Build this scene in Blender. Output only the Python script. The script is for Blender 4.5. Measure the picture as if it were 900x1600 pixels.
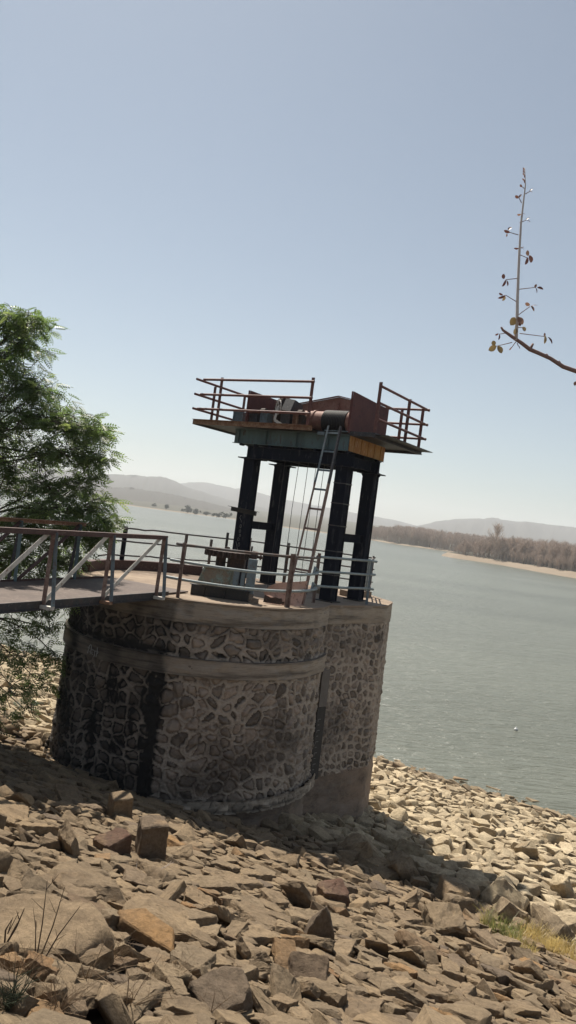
import bpy, bmesh, math, random
import numpy as np
from mathutils import Vector, Matrix, noise

R = math.radians
for o in list(bpy.data.objects): bpy.data.objects.remove(o)
scn = bpy.context.scene
col = scn.collection

# ------------------------------------------------------------------ camera
ROLL, PITCH, FPX = R(7.4), math.atan(8/1200), 1200.0
_cr, _sr, _cp, _sp = math.cos(ROLL), math.sin(ROLL), math.cos(PITCH), math.sin(PITCH)
fwd = Vector((0, _cp, _sp)); up0 = Vector((0, -_sp, _cp)); rt0 = Vector((1, 0, 0))
rt = rt0*_cr + up0*_sr
upv = up0*_cr - rt0*_sr
cd = bpy.data.cameras.new('camera'); cam = bpy.data.objects.new('camera', cd); col.objects.link(cam)
cam.matrix_world = Matrix(((rt.x, upv.x, -fwd.x, 0), (rt.y, upv.y, -fwd.y, 0), (rt.z, upv.z, -fwd.z, 0), (0, 0, 0, 1)))
cd.sensor_fit = 'VERTICAL'; cd.sensor_height = 36; cd.lens = 27.0
cd.clip_start = 0.05; cd.clip_end = 12000
scn.camera = cam

# ------------------------------------------------------------------ light
SUN_EL = R(60.0)
sdir = Vector((-0.42, 0.907, 0)).normalized()*math.cos(SUN_EL) + Vector((0, 0, math.sin(SUN_EL)))
sl = bpy.data.lights.new('sun', 'SUN'); sl.energy = 4.9; sl.angle = R(0.6); sl.color = (1.0, 0.93, 0.82)
so = bpy.data.objects.new('sun', sl); col.objects.link(so)
so.rotation_euler = (-sdir).to_track_quat('-Z', 'Y').to_euler()
w = bpy.data.worlds.new('World'); scn.world = w; w.use_nodes = True
nt = w.node_tree; bg = nt.nodes['Background']
sky = nt.nodes.new('ShaderNodeTexSky'); sky.sky_type = 'NISHITA'; sky.sun_disc = False
sky.sun_elevation = SUN_EL; sky.sun_rotation = math.atan2(sdir.x, sdir.y)
sky.altitude = 300; sky.air_density = 1.0; sky.dust_density = 0.85; sky.ozone_density = 1.0
hs = nt.nodes.new('ShaderNodeHueSaturation'); hs.inputs['Saturation'].default_value = 0.66
tn = nt.nodes.new('ShaderNodeMix'); tn.data_type = 'RGBA'; tn.blend_type = 'MULTIPLY'; tn.inputs[0].default_value = 1; tn.inputs[7].default_value = (.985, 1.03, 1.015, 1)
nt.links.new(sky.outputs[0], hs.inputs['Color']); nt.links.new(hs.outputs[0], tn.inputs[6]); nt.links.new(tn.outputs[2], bg.inputs[0])
bg.inputs[1].default_value = 0.062
scn.view_settings.view_transform = 'Standard'; scn.view_settings.look = 'None'
scn.view_settings.exposure = 0.58; scn.view_settings.gamma = 1.0
scn.cycles.max_bounces = 6; scn.cycles.volume_bounces = 1; scn.cycles.transparent_max_bounces = 8

# ------------------------------------------------------------------ helpers
rng = np.random.default_rng(11); random.seed(11)

def ray(px, py):
    u, v = px-450, py-800
    return (fwd*FPX + rt*u - upv*v)/FPX
def at(px, py, Y):
    d = ray(px, py); return d*(Y/d.y)
WATER = -8.8
def QQ(x, y): return 0.53*x + 0.85*y
def gz(x, y):
    q = QQ(x, y)
    z = np.where(q < 12.5, -1.85-0.33*q, -5.975-0.19*(q-12.5))
    z = np.where(q < -0.8, -1.586-0.02*(q+0.8)*0, z)
    return z
def gp(px, py):
    d = ray(px, py); t = 2.0
    while t < 60:
        p = d*t
        if p.z < float(gz(p.x, p.y)): return p
        t += 0.01
    return d*40

def props(o, label=None, cat=None, group=None, kind=None):
    if label: o['label'] = label
    if cat: o['category'] = cat
    if group: o['group'] = group
    if kind: o['kind'] = kind
    return o
def thing(name, label, cat, loc, group=None):
    o = bpy.data.objects.new(name, None); o.empty_display_size = 0.2
    col.objects.link(o); o.location = loc
    return props(o, label, cat, group)
def wloc(o):
    l = Vector(o.location)
    while o.parent: o = o.parent; l += Vector(o.location)
    return l

class MB:
    def __init__(s): s.V = []; s.F = []; s.n = 0
    def add(s, verts, faces):
        s.V.extend([tuple(v) for v in verts]); s.F.extend([tuple(i+s.n for i in f) for f in faces]); s.n += len(verts); return s
    def obox(s, c, ax, ay, az):
        c = Vector(c); ax, ay, az = Vector(ax), Vector(ay), Vector(az)
        v = [c+sx*ax+sy*ay+sz*az for sx in (-1, 1) for sy in (-1, 1) for sz in (-1, 1)]
        return s.add(v, [(0,1,3,2),(4,6,7,5),(0,4,5,1),(2,3,7,6),(0,2,6,4),(1,5,7,3)])
    def bar(s, p0, p1, w, h, up=(0,0,1)):
        p0, p1 = Vector(p0), Vector(p1); d = (p1-p0); L = d.length; d.normalize()
        u = Vector(up); x = d.cross(u)
        if x.length < 1e-3: x = d.cross(Vector((1, 0, 0)))
        x.normalize(); y = x.cross(d)
        return s.obox((p0+p1)/2, d*L/2, x*w/2, y*h/2)
    def angle(s, p0, p1, w, t, up=(0,0,1), side=1):
        """L-section: a flat leg and an upright leg"""
        p0, p1 = Vector(p0), Vector(p1); d = (p1-p0).normalized(); u = Vector(up)
        x = d.cross(u)
        if x.length < 1e-3: x = d.cross(Vector((1, 0, 0)))
        x.normalize(); x *= side; y = x.cross(d); 
        if y.dot(u) < 0: y = -y
        s.obox((p0+p1)/2+x*w/2, (p1-p0)/2, x*w/2, y*t/2)
        s.obox((p0+p1)/2-y*(w/2+t/2+.0005), (p1-p0)/2, x*t/2, y*w/2)
        return s
    def tube(s, pts, r, n=8, cap=True):
        pts = [Vector(p) for p in pts]; m = len(pts)
        rs = r if hasattr(r, '__len__') else [r]*m
        base = []; prev = None
        for i, p in enumerate(pts):
            d = (pts[min(i+1, m-1)]-pts[max(i-1, 0)])
            if d.length < 1e-9: d = Vector((0, 0, 1))
            d.normalize()
            if prev is None:
                a = d.cross(Vector((0, 0, 1)))
                if a.length < 1e-2: a = d.cross(Vector((1, 0, 0)))
            else: a = prev - d*prev.dot(d)
            a.normalize(); prev = a; b = d.cross(a)
            base += [p+(a*math.cos(2*math.pi*k/n)+b*math.sin(2*math.pi*k/n))*rs[i] for k in range(n)]
        F = [(i*n+k, i*n+(k+1) % n, (i+1)*n+(k+1) % n, (i+1)*n+k) for i in range(m-1) for k in range(n)]
        if cap: F += [tuple(range(n))[::-1], tuple((m-1)*n+k for k in range(n))]
        return s.add(base, F)
    def cyl(s, p0, p1, r, n=24): return s.tube([p0, p1], r, n)
    def prism(s, poly, z0, z1):
        n = len(poly)
        v = [(x, y, z0) for x, y in poly]+[(x, y, z1) for x, y in poly]
        return s.add(v, [tuple(range(n))[::-1], tuple(range(n, 2*n))]+[(i, (i+1) % n, n+(i+1) % n, n+i) for i in range(n)])
    def build(s, name, mat, parent=None, smooth=False, attrs=None, loc=None, angle=None):
        off = wloc(parent) if parent is not None else Vector(loc if loc is not None else (0, 0, 0))
        V = np.array(s.V, dtype=float)-np.array(off)
        me = bpy.data.meshes.new(name); me.from_pydata(V.tolist(), [], s.F)
        bm = bmesh.new(); bm.from_mesh(me); bmesh.ops.recalc_face_normals(bm, faces=bm.faces); bm.to_mesh(me); bm.free()
        o = bpy.data.objects.new(name, me); col.objects.link(o)
        if parent is not None: o.parent = parent
        else: o.location = off
        if mat: me.materials.append(mat)
        if smooth:
            me.polygons.foreach_set('use_smooth', [True]*len(me.polygons))
            if angle: me.set_sharp_from_angle(angle=angle)
        return o

def npmesh(name, V, F, mat, parent=None, attrs=None, smooth=False, loc=None, sharp=None):
    """V (n,3), F (m,k) numpy; attrs = {name: per-vertex float array}"""
    off = np.array(wloc(parent)) if parent is not None else np.array(loc if loc is not None else (0., 0., 0.))
    me = bpy.data.meshes.new(name); k = F.shape[1]
    me.vertices.add(len(V)); me.vertices.foreach_set('co', (V-off).astype(np.float32).ravel())
    me.loops.add(F.size); me.loops.foreach_set('vertex_index', F.astype(np.int32).ravel())
    me.polygons.add(len(F)); me.polygons.foreach_set('loop_start', np.arange(0, F.size, k, dtype=np.int32))
    try: me.polygons.foreach_set('loop_total', np.full(len(F), k, dtype=np.int32))
    except Exception: pass
    me.update(calc_edges=True); me.validate()
    for a, arr in (attrs or {}).items():
        at_ = me.attributes.new(a, 'FLOAT', 'POINT'); at_.data.foreach_set('value', np.asarray(arr, dtype=np.float32))
    me.polygons.foreach_set('use_smooth', [bool(smooth)]*len(me.polygons))
    if smooth and sharp: me.set_sharp_from_angle(angle=sharp)
    o = bpy.data.objects.new(name, me); col.objects.link(o); me.materials.append(mat)
    if parent is not None: o.parent = parent
    else: o.location = off
    return o

# ------------------------------------------------------------------ materials
def nodes(name):
    m = bpy.data.materials.new(name); m.use_nodes = True; t = m.node_tree
    return m, t, t.nodes['Principled BSDF']
def N(t, k, **kw):
    n = t.nodes.new(k)
    for a, v in kw.items(): setattr(n, a, v)
    return n
def mixc(t, f, a, b, mode='MIX'):
    n = N(t, 'ShaderNodeMix', data_type='RGBA', blend_type=mode)
    for i, v in ((0, f), (6, a), (7, b)):
        if hasattr(v, 'links') or isinstance(v, bpy.types.NodeSocket): t.links.new(v, n.inputs[i])
        else: n.inputs[i].default_value = v if i == 0 else (*v, 1)
    return n.outputs[2]
def noise_tex(t, scale, detail=4, rough=.6, vec=None, dist=0):
    n = N(t, 'ShaderNodeTexNoise'); n.inputs['Scale'].default_value = scale; n.inputs['Detail'].default_value = detail
    n.inputs['Roughness'].default_value = rough; n.inputs['Distortion'].default_value = dist
    if vec is not None: t.links.new(vec, n.inputs['Vector'])
    return n.outputs['Fac']
def ramp(t, v, a, b, ca=0., cb=1.):
    n = N(t, 'ShaderNodeMapRange'); n.clamp = True
    n.inputs[1].default_value = a; n.inputs[2].default_value = b; n.inputs[3].default_value = ca; n.inputs[4].default_value = cb
    t.links.new(v, n.inputs[0]); return n.outputs[0]
def bump(t, p, h, strength, dist):
    n = N(t, 'ShaderNodeBump'); n.inputs['Strength'].default_value = strength; n.inputs['Distance'].default_value = dist
    t.links.new(h, n.inputs['Height']); t.links.new(n.outputs[0], p.inputs['Normal']); return n
def vmap(t, scale=(1, 1, 1), rot=(0, 0, 0), co='Object'):
    c = N(t, 'ShaderNodeTexCoord'); m = N(t, 'ShaderNodeMapping'); m.inputs['Scale'].default_value = scale; m.inputs['Rotation'].default_value = rot
    t.links.new(c.outputs[co], m.inputs['Vector']); return m.outputs[0]

def worn(name, base, second, third=None, scale=3.0, lo=.45, hi=.6, rough=.65, metal=0., bstr=.35, bdist=.01, streak=False):
    """paint / rust: base colour, patches of a second, specks of a third"""
    m, t, p = nodes(name)
    vec = vmap(t, (1, 1, .25) if streak else (1, 1, 1))
    n1 = noise_tex(t, scale, 6, .65, vec); c = mixc(t, ramp(t, n1, lo, hi), base, second)
    if third:
        n2 = noise_tex(t, scale*4.3, 5, .7, vec); c = mixc(t, ramp(t, n2, .56, .66), c, third)
    n3 = noise_tex(t, scale*13, 4, .7); c = mixc(t, ramp(t, n3, .3, .75, .0, .55), c, tuple(x*.6 for x in base))
    t.links.new(c, p.inputs['Base Color']); p.inputs['Roughness'].default_value = rough; p.inputs['Metallic'].default_value = metal
    bump(t, p, n3, bstr, bdist); return m

M = {}
M['navy'] = worn('navy_paint', (.007, .009, .018), (.011, .014, .026), (.06, .06, .065), 2.0, .4, .7, .85, streak=True)
M['navy'].node_tree.nodes['Principled BSDF'].inputs['Specular IOR Level'].default_value = .2
M['red_oxide'] = worn('red_oxide', (.115, .032, .028), (.16, .050, .036), (.05, .022, .02), 2.5, .4, .65, .7)
M['rail_rust'] = worn('rail_rust', (.14, .045, .038), (.20, .080, .058), (.045, .02, .02), 9, .4, .6, .6)
M['rust_light'] = worn('rust_light', (.30, .17, .10), (.17, .07, .035), (.42, .33, .24), 7, .42, .6, .75)
M['rust_orange'] = worn('rust_orange', (.50, .27, .09), (.32, .13, .045), (.55, .42, .26), 5, .42, .62, .8, streak=True)
M['teal'] = worn('teal_paint', (.13, .19, .195), (.09, .13, .135), (.09, .045, .03), 3, .45, .6, .6, streak=True)
M['pipe_grey'] = worn('pipe_paint', (.34, .39, .39), (.24, .29, .30), (.11, .06, .04), 6, .45, .6, .5)
M['post_grey'] = worn('post_rusty', (.13, .12, .115), (.12, .065, .045), (.24, .23, .21), 5, .45, .58, .7)
M['post_rust'] = worn('post_rusted', (.19, .115, .09), (.32, .24, .20), (.08, .035, .025), 7, .42, .6, .75)
M['steel_blue'] = worn('steel_blue', (.17, .22, .25), (.12, .15, .16), (.14, .06, .03), 5, .5, .62, .55)
M['steel_white'] = worn('steel_pale', (.66, .63, .57), (.45, .42, .38), (.22, .11, .06), 4, .48, .62, .6)
M['brown_steel'] = worn('brown_steel', (.10, .047, .038), (.07, .035, .03), (.20, .12, .09), 4, .42, .6, .65)
M['deck_brown'] = worn('deck_brown', (.13, .095, .078), (.09, .065, .055), (.20, .16, .13), 2.2, .4, .6, .8)
M['black_iron'] = worn('black_iron', (.014, .013, .014), (.03, .022, .018), (.08, .05, .035), 4, .45, .65, .6)
M['gear_rust'] = worn('gear_rust', (.035, .024, .02), (.07, .035, .025), (.15, .08, .05), 9, .45, .6, .75)
M['green_box'] = worn('green_box', (.26, .33, .28), (.26, .17, .11), (.08, .04, .025), 7, .42, .56, .65)
M['salmon'] = worn('salmon_sheet', (.60, .36, .27), (.50, .28, .21), (.14, .05, .035), 3.5, .5, .66, .7)
M['drum'] = worn('drum_rust', (.26, .11, .075), (.33, .17, .12), (.09, .04, .03), 5, .42, .6, .7)
M['pinkish'] = worn('ladder_paint', (.27, .17, .13), (.19, .10, .075), (.30, .26, .23), 8, .45, .6, .7)
M['ladder_blue'] = worn('ladder_blue', (.15, .20, .22), (.09, .10, .11), (.16, .08, .05), 10, .45, .6, .6)
M['dark_steel'] = worn('dark_steel', (.035, .035, .04), (.07, .05, .045), (.12, .11, .11), 5, .45, .62, .6)
M['chalk'] = worn('chalk', (.50, .50, .48), (.38, .38, .37), None, 20, .4, .6, .9)
M['chalk_dim'] = worn('chalk_dim', (.26, .25, .23), (.18, .18, .17), None, 20, .4, .6, .9)
M['gauge'] = worn('gauge_board', (.040, .038, .036), (.055, .05, .046), None, 6, .4, .6, .8)
M['gauge_pale'] = worn('gauge_pale', (.19, .17, .15), (.15, .13, .115), None, 6, .4, .6, .8)
M['white_buoy'] = worn('white_float', (.85, .85, .83), (.75, .75, .72), None, 6, .4, .6, .4)

def wall_mat(name, stone, mortar, stain_shade=(.008, .0085, .009)):
    m, t, p = nodes(name)
    am = N(t, 'ShaderNodeAttribute', attribute_name='mortar').outputs['Fac']
    ar = N(t, 'ShaderNodeAttribute', attribute_name='rnd').outputs['Fac']
    as_ = N(t, 'ShaderNodeAttribute', attribute_name='stain_shade').outputs['Fac']
    n1 = noise_tex(t, 1.3, 5, .6); n2 = noise_tex(t, 11, 7, .8); n3 = noise_tex(t, 60, 3, .7)
    st = mixc(t, ar, tuple(x*.45 for x in stone), tuple(x*1.9 for x in stone))
    c = mixc(t, am, st, mortar)
    n4 = noise_tex(t, 2.6, 7, .72)
    c = mixc(t, ramp(t, n1, .35, .65, 0, .45), c, tuple(x*.42 for x in mortar))
    c = mixc(t, ramp(t, n4, .50, .66, 0, .75), c, (.060, .047, .038))
    c = mixc(t, ramp(t, n4, .44, .32, 0, .45), c, (.40, .34, .28))
    c = mixc(t, ramp(t, n2, .5, .68, 0, .8), c, (.24, .20, .165))
    c = mixc(t, ramp(t, n2, .48, .28, 0, .75), c, (.018, .015, .013))
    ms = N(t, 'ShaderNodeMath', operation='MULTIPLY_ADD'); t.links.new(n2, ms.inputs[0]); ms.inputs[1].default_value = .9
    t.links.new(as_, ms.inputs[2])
    c = mixc(t, ramp(t, ms.outputs[0], .62, 1.25, 0, .97), c, stain_shade)
    t.links.new(c, p.inputs['Base Color']); p.inputs['Roughness'].default_value = .88
    ad = N(t, 'ShaderNodeMath', operation='ADD'); t.links.new(n2, ad.inputs[0]); t.links.new(n3, ad.inputs[1])
    bump(t, p, ad.outputs[0], .6, .02); return m
M['wall'] = wall_mat('stone_masonry', (.24, .19, .15), (.47, .395, .32))
M['concrete'] = wall_mat('old_concrete', (.42, .35, .275), (.42, .35, .275))
M['plinth'] = wall_mat('plinth_concrete', (.26, .19, .14), (.26, .19, .14))

def decktop():
    m, t, p = nodes('deck_top'); n1 = noise_tex(t, 1.6, 6, .7); n2 = noise_tex(t, 20, 5, .7)
    c = mixc(t, ramp(t, n1, .38, .6), (.30, .225, .16), (.15, .105, .075)); c = mixc(t, ramp(t, n2, .5, .7, 0, .6), c, (.36, .29, .22))
    t.links.new(c, p.inputs['Base Color']); p.inputs['Roughness'].default_value = .9; bump(t, p, n2, .5, .015); return m
M['decktop'] = decktop()

def rock_mat():
    m, t, p = nodes('broken_basalt')
    rv = N(t, 'ShaderNodeAttribute', attribute_name='rv').outputs['Fac']
    pale = N(t, 'ShaderNodeAttribute', attribute_name='pale').outputs['Fac']
    cr = N(t, 'ShaderNodeValToRGB'); t.links.new(rv, cr.inputs[0]); e = cr.color_ramp
    cols = [(0, (.215, .158, .098)), (.3, (.285, .208, .128)), (.55, (.235, .178, .114)), (.75, (.30, .214, .126)), (.88, (.15, .114, .083)), (.95, (.32, .19, .085)), (1, (.125, .068, .048))]
    e.elements[0].color = (*cols[0][1], 1); e.elements[1].color = (*cols[-1][1], 1)
    for pos, c in cols[1:-1]: x = e.elements.new(pos); x.color = (*c, 1)
    tc = N(t, 'ShaderNodeTexCoord'); va = N(t, 'ShaderNodeVectorMath', operation='ADD'); t.links.new(tc.outputs['Object'], va.inputs[0])
    sc = N(t, 'ShaderNodeMath', operation='MULTIPLY'); t.links.new(rv, sc.inputs[0]); sc.inputs[1].default_value = 97
    t.links.new(sc.outputs[0], va.inputs[1]); v = va.outputs[0]
    n1 = noise_tex(t, 2.2, 5, .65, v); n2 = noise_tex(t, 22, 7, .78, v); n3 = noise_tex(t, 110, 3, .7, v)
    pc = mixc(t, rv, (.60, .49, .325), (.47, .375, .245))
    c = mixc(t, pale, cr.outputs[0], pc)
    c = mixc(t, ramp(t, n1, .38, .62, 0, .55), c, (.13, .095, .065))
    c = mixc(t, ramp(t, n1, .60, .70, 0, .35), c, (.36, .24, .13))
    dk = N(t, 'ShaderNodeMix', data_type='RGBA', blend_type='MULTIPLY'); dk.inputs[0].default_value = 1
    t.links.new(c, dk.inputs[6])
    g = N(t, 'ShaderNodeCombineColor'); gg = ramp(t, n2, .3, .7, .62, 1.28)
    for i in range(3): t.links.new(gg, g.inputs[i])
    t.links.new(g.outputs[0], dk.inputs[7])
    c2 = mixc(t, ramp(t, n3, .66, .74, 0, .5), dk.outputs[2], (.42, .36, .28))
    t.links.new(c2, p.inputs['Base Color']); p.inputs['Roughness'].default_value = .92
    p.inputs['Specular IOR Level'].default_value = .25
    ad = N(t, 'ShaderNodeMath', operation='MULTIPLY_ADD'); t.links.new(n3, ad.inputs[0]); ad.inputs[1].default_value = .25; t.links.new(n2, ad.inputs[2])
    bump(t, p, ad.outputs[0], .85, .03); return m
M['rock'] = rock_mat()

def simple_mix(name, a, b, scale, rough=.9, vec_scale=None):
    m, t, p = nodes(name); v = vmap(t, vec_scale) if vec_scale else None
    n1 = noise_tex(t, scale, 6, .7, v); c = mixc(t, ramp(t, n1, .35, .65), a, b)
    t.links.new(c, p.inputs['Base Color']); p.inputs['Roughness'].default_value = rough
    p.inputs['Specular IOR Level'].default_value = .2; return m
M['soil'] = simple_mix('dark_soil', (.045, .033, .024), (.085, .062, .043), 3)
M['bank'] = simple_mix('sandy_bank', (.27, .215, .16), (.20, .16, .12), .25)
M['plain'] = simple_mix('dry_ground', (.085, .080, .058), (.065, .060, .046), .05)
M['hill'] = simple_mix('scrub_hill', (.050, .046, .040), (.09, .078, .062), .02)
M['bark_grey'] = simple_mix('dry_branches', (.62, .52, .45), (.46, .38, .33), .08)
M['bark'] = simple_mix('bark', (.07, .055, .045), (.12, .095, .075), 8)
M['twig'] = simple_mix('pale_twig', (.78, .72, .66), (.62, .52, .46), 60)
M['twig_red'] = simple_mix('red_twig', (.24, .13, .10), (.36, .25, .21), 40)
M['dry_stalk'] = simple_mix('dry_stalk', (.34, .26, .17), (.20, .13, .08), 12)
M['dark_stalk'] = simple_mix('dark_stalk', (.05, .035, .028), (.10, .07, .05), 12)
M['bush'] = simple_mix('grey_bush', (.045, .055, .035), (.075, .08, .05), .3)

def leaf_mat(name, a, b, cc, trans=.35):
    m, t, p = nodes(name)
    rv = N(t, 'ShaderNodeAttribute', attribute_name='rv').outputs['Fac']
    cr = N(t, 'ShaderNodeValToRGB'); t.links.new(rv, cr.inputs[0]); e = cr.color_ramp
    e.elements[0].color = (*a, 1); e.elements[1].color = (*cc, 1); x = e.elements.new(.6); x.color = (*b, 1)
    t.links.new(cr.outputs[0], p.inputs['Base Color']); p.inputs['Roughness'].default_value = .45
    tr = N(t, 'ShaderNodeBsdfTranslucent'); mx = N(t, 'ShaderNodeMixShader'); mx.inputs[0].default_value = trans
    hs = N(t, 'ShaderNodeHueSaturation'); hs.inputs['Value'].default_value = 2.4; t.links.new(cr.outputs[0], hs.inputs['Color'])
    t.links.new(hs.outputs[0], tr.inputs[0]); t.links.new(p.outputs[0], mx.inputs[1]); t.links.new(tr.outputs[0], mx.inputs[2])
    t.links.new(mx.outputs[0], t.nodes['Material Output'].inputs['Surface']); return m
M['leaf'] = leaf_mat('green_leaf', (.055, .085, .026), (.10, .145, .042), (.27, .31, .10), .42)
M['leaf_red'] = leaf_mat('red_leaf', (.07, .030, .025), (.13, .055, .040), (.26, .15, .10), .15)
M['leaf_yellow'] = leaf_mat('yellow_leaf', (.17, .12, .05), (.22, .16, .075), (.30, .22, .13), .15)
M['grass'] = leaf_mat('dry_grass', (.13, .16, .05), (.36, .28, .11), (.46, .36, .16), .3)

def water_mat():
    m, t, p = nodes('lake_water')
    ang = math.atan2(-.53, .85)
    v = vmap(t, (.5, 1.9, 1), (0, 0, -ang), 'Object')
    n1 = noise_tex(t, 1.9, 4, .6, v, .6); 
    v2 = vmap(t, (.25, .8, 1), (0, 0, -ang+.12), 'Object'); n2 = noise_tex(t, .8, 2, .5, v2, .3)
    v3 = vmap(t, (.012, .05, 1), (0, 0, -ang), 'Object'); n3 = noise_tex(t, 1.0, 3, .5, v3)
    c = mixc(t, ramp(t, n3, .35, .65), (.104, .110, .086), (.134, .141, .112))
    t.links.new(c, p.inputs['Base Color']); p.inputs['Roughness'].default_value = .30; p.inputs['IOR'].default_value = 1.33
    ad = N(t, 'ShaderNodeMath', operation='ADD'); t.links.new(n1, ad.inputs[0]); t.links.new(n2, ad.inputs[1])
    b = bump(t, p, ad.outputs[0], .75, .35); return m
M['water'] = water_mat()

# ------------------------------------------------------------------ ground of the embankment
def embankment():
    q = np.concatenate([np.linspace(-30, -1, 8), np.linspace(-.8, 29, 90), np.linspace(30, 46, 6)])
    s = np.linspace(-75, 75, 181)
    nx, ny = np.array([.5291, .8486]), np.array([.8486, -.5291])
    Q, S = np.meshgrid(q, s, indexing='ij')
    X = Q*nx[0]*.9985+S*ny[0]; Y = Q*nx[1]*.9985+S*ny[1]
    Z = gz(X, Y)-.07+.05*np.sin(X*2.1+Y)*np.cos(Y*1.7-X*.6)
    V = np.stack([X, Y, Z], -1).reshape(-1, 3); a, b = Q.shape
    I = np.arange(a*b).reshape(a, b)
    F = np.stack([I[:-1, :-1], I[1:, :-1], I[1:, 1:], I[:-1, 1:]], -1).reshape(-1, 4)
    o = npmesh('embankment', V, F, M['soil'], smooth=True); props(o, kind='structure')
embankment()
wat = MB(); wat.add([(-3150, -40, WATER), (3150, -40, WATER), (3150, 4450, WATER), (-3150, 4450, WATER)], [(0, 1, 2, 3)])
props(wat.build('water', M['water']), kind='structure')

# ------------------------------------------------------------------ far shores and hills
def strips(name, rows, mat, kind='structure', smooth=True):
    """rows: list of equally long polylines"""
    n = len(rows[0]); V = np.array([p for r in rows for p in r], dtype=float)
    I = np.arange(len(rows)*n).reshape(len(rows), n)
    F = np.stack([I[:-1, :-1], I[:-1, 1:], I[1:, 1:], I[1:, :-1]], -1).reshape(-1, 4)
    o = npmesh(name, V, F, mat, smooth=smooth); props(o, kind=kind); return o
def shore_z(px, py):     # a shoreline pixel to its place on the water
    d = ray(px, py); return d*(WATER/d.z)
def resample(P, n):
    P = np.array(P, dtype=float); L = np.r_[0, np.cumsum(np.linalg.norm(np.diff(P, axis=0), axis=1))]
    t = np.linspace(0, L[-1], n); return np.stack([np.interp(t, L, P[:, k]) for k in range(P.shape[1])], -1)
def fn(x, y, s, seed=0.): return noise.fractal(Vector((x*s+seed, y*s-seed, seed)), .9, 2.1, 4)

farL = [(-900, 620), (-420, 680)]+[tuple(shore_z(*p)[:2]) for p in ((150, 782), (205, 790.5), (270, 799.5), (367, 811.5), (437, 823), (500, 832), (560, 841), (590, 845.5), (628, 852), (660, 856), (709, 863))]+[(240, 560), (420, 600), (900, 700)]
fl = resample(farL, 160)
rows = []
for off, h in ((-6, -1.2), (2, .3), (9, .7), (60, 1.6), (200, 3.5), (500, 7), (900, 13), (1500, 20)):
    r = []
    for x, y in fl:
        d = np.array([x, y]); d = d/np.linalg.norm(d)
        jit = fn(x, y, .03, off)*min(6, abs(off)*.5)
        r.append((x+d[0]*(off+jit), y+d[1]*(off+jit), WATER+h+(fn(x, y, .02, 3.+off)*h*.25 if h > 0 else 0)))
    rows.append(r)
strips('far_shore', rows[:3], M['bank']); strips('far_plain', rows[2:], M['plain'])
nearR = [tuple(shore_z(*p)[:2]) for p in ((690, 868.5), (705, 871.5), (740, 876.5), (783, 883), (840, 893.5), (900, 904))]+[(128, 245), (150, 200), (210, 150)]
nr = resample(nearR, 120); rows = []
fan = np.linspace(0, 1, 120)
for off, h in ((-3, -1.0), (2.5, .7), (9, 1.9), (30, 2.6), (90, 3.2), (260, 4.0)):
    r = []
    for i, (x, y) in enumerate(nr):
        a = R(62-50*fan[i]); d = (math.cos(a), math.sin(a)); jit = fn(x, y, .12, off)*min(3, abs(off)*.5)
        r.append((x+d[0]*(off+jit), y+d[1]*(off+jit), WATER+h+(fn(x, y, .1, 2.+off)*.4 if h > 0 else 0)))
    rows.append(r)
strips('near_spit_bank', rows[:3], M['bank']); strips('near_spit', rows[2:], M['plain'])

def hill(name, prof, dist, depth, foot):
    """ridge from (bearing px*f, elevation px) pairs, real ridge with front and back slopes"""
    b = np.array([p[0] for p in prof], float); e = np.array([p[1] for p in prof], float)
    bb = np.linspace(b[0], b[-1], 260); ee = np.interp(bb, b, e)
    rows = []
    for k, (off, fr) in enumerate(((-depth, 0), (-depth*.75, .22), (-depth*.5, .5), (-depth*.25, .8), (-depth*.1, .94), (0, 1), (depth*.15, .9), (depth*.4, 0))):
        r = []
        for x, h in zip(bb, ee):
            D = dist+off; H = h/1200*dist
            z = foot+(H-foot)*fr
            if 0 < fr: z += fn(x*3, D, .012, 5.+k)*H*.10*(1 if fr < 1 else .18)+fn(x*9, D, .05, k)*1.4
            D2 = D+fn(x*2.5, k*50, .01, 9.)*depth*.12
            r.append((x/1200*D2, D2, max(z, foot)))
        rows.append(r)
    strips(name, rows, M['hill'])
hill('hills', [(-900, 22), (-600, 30), (-420, 26), (-297, 29), (-247, 33.4), (-197, 37), (-178, 31), (-150, 24), (-100, 16), (0, 6), (60, -2)], 2300, 800, -6)
hill('hills', [(-500, 20), (-300, 30), (-215, 28), (-176, 30.5), (-158, 35), (-125, 37), (-82, 34), (-56, 33), (4, 25), (68, 22.5), (170, 16.5), (210, 12), (260, 8), (400, 4)], 3300, 1000, -6)
hill('hills', [(120, 0), (180, 8), (201, 12), (216, 17), (240, 25), (259, 31), (290, 35.5), (329, 39.6), (380, 41.5), (449, 41), (520, 38), (700, 30), (1000, 20)], 2900, 900, -6)
hill('hills', [(-900, 8), (-500, 10), (-297, 8), (-250, 14), (-230, 13), (-180, 12.5), (-140, 8), (-90, 3), (-20, -2)], 1300, 350, -7)

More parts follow.
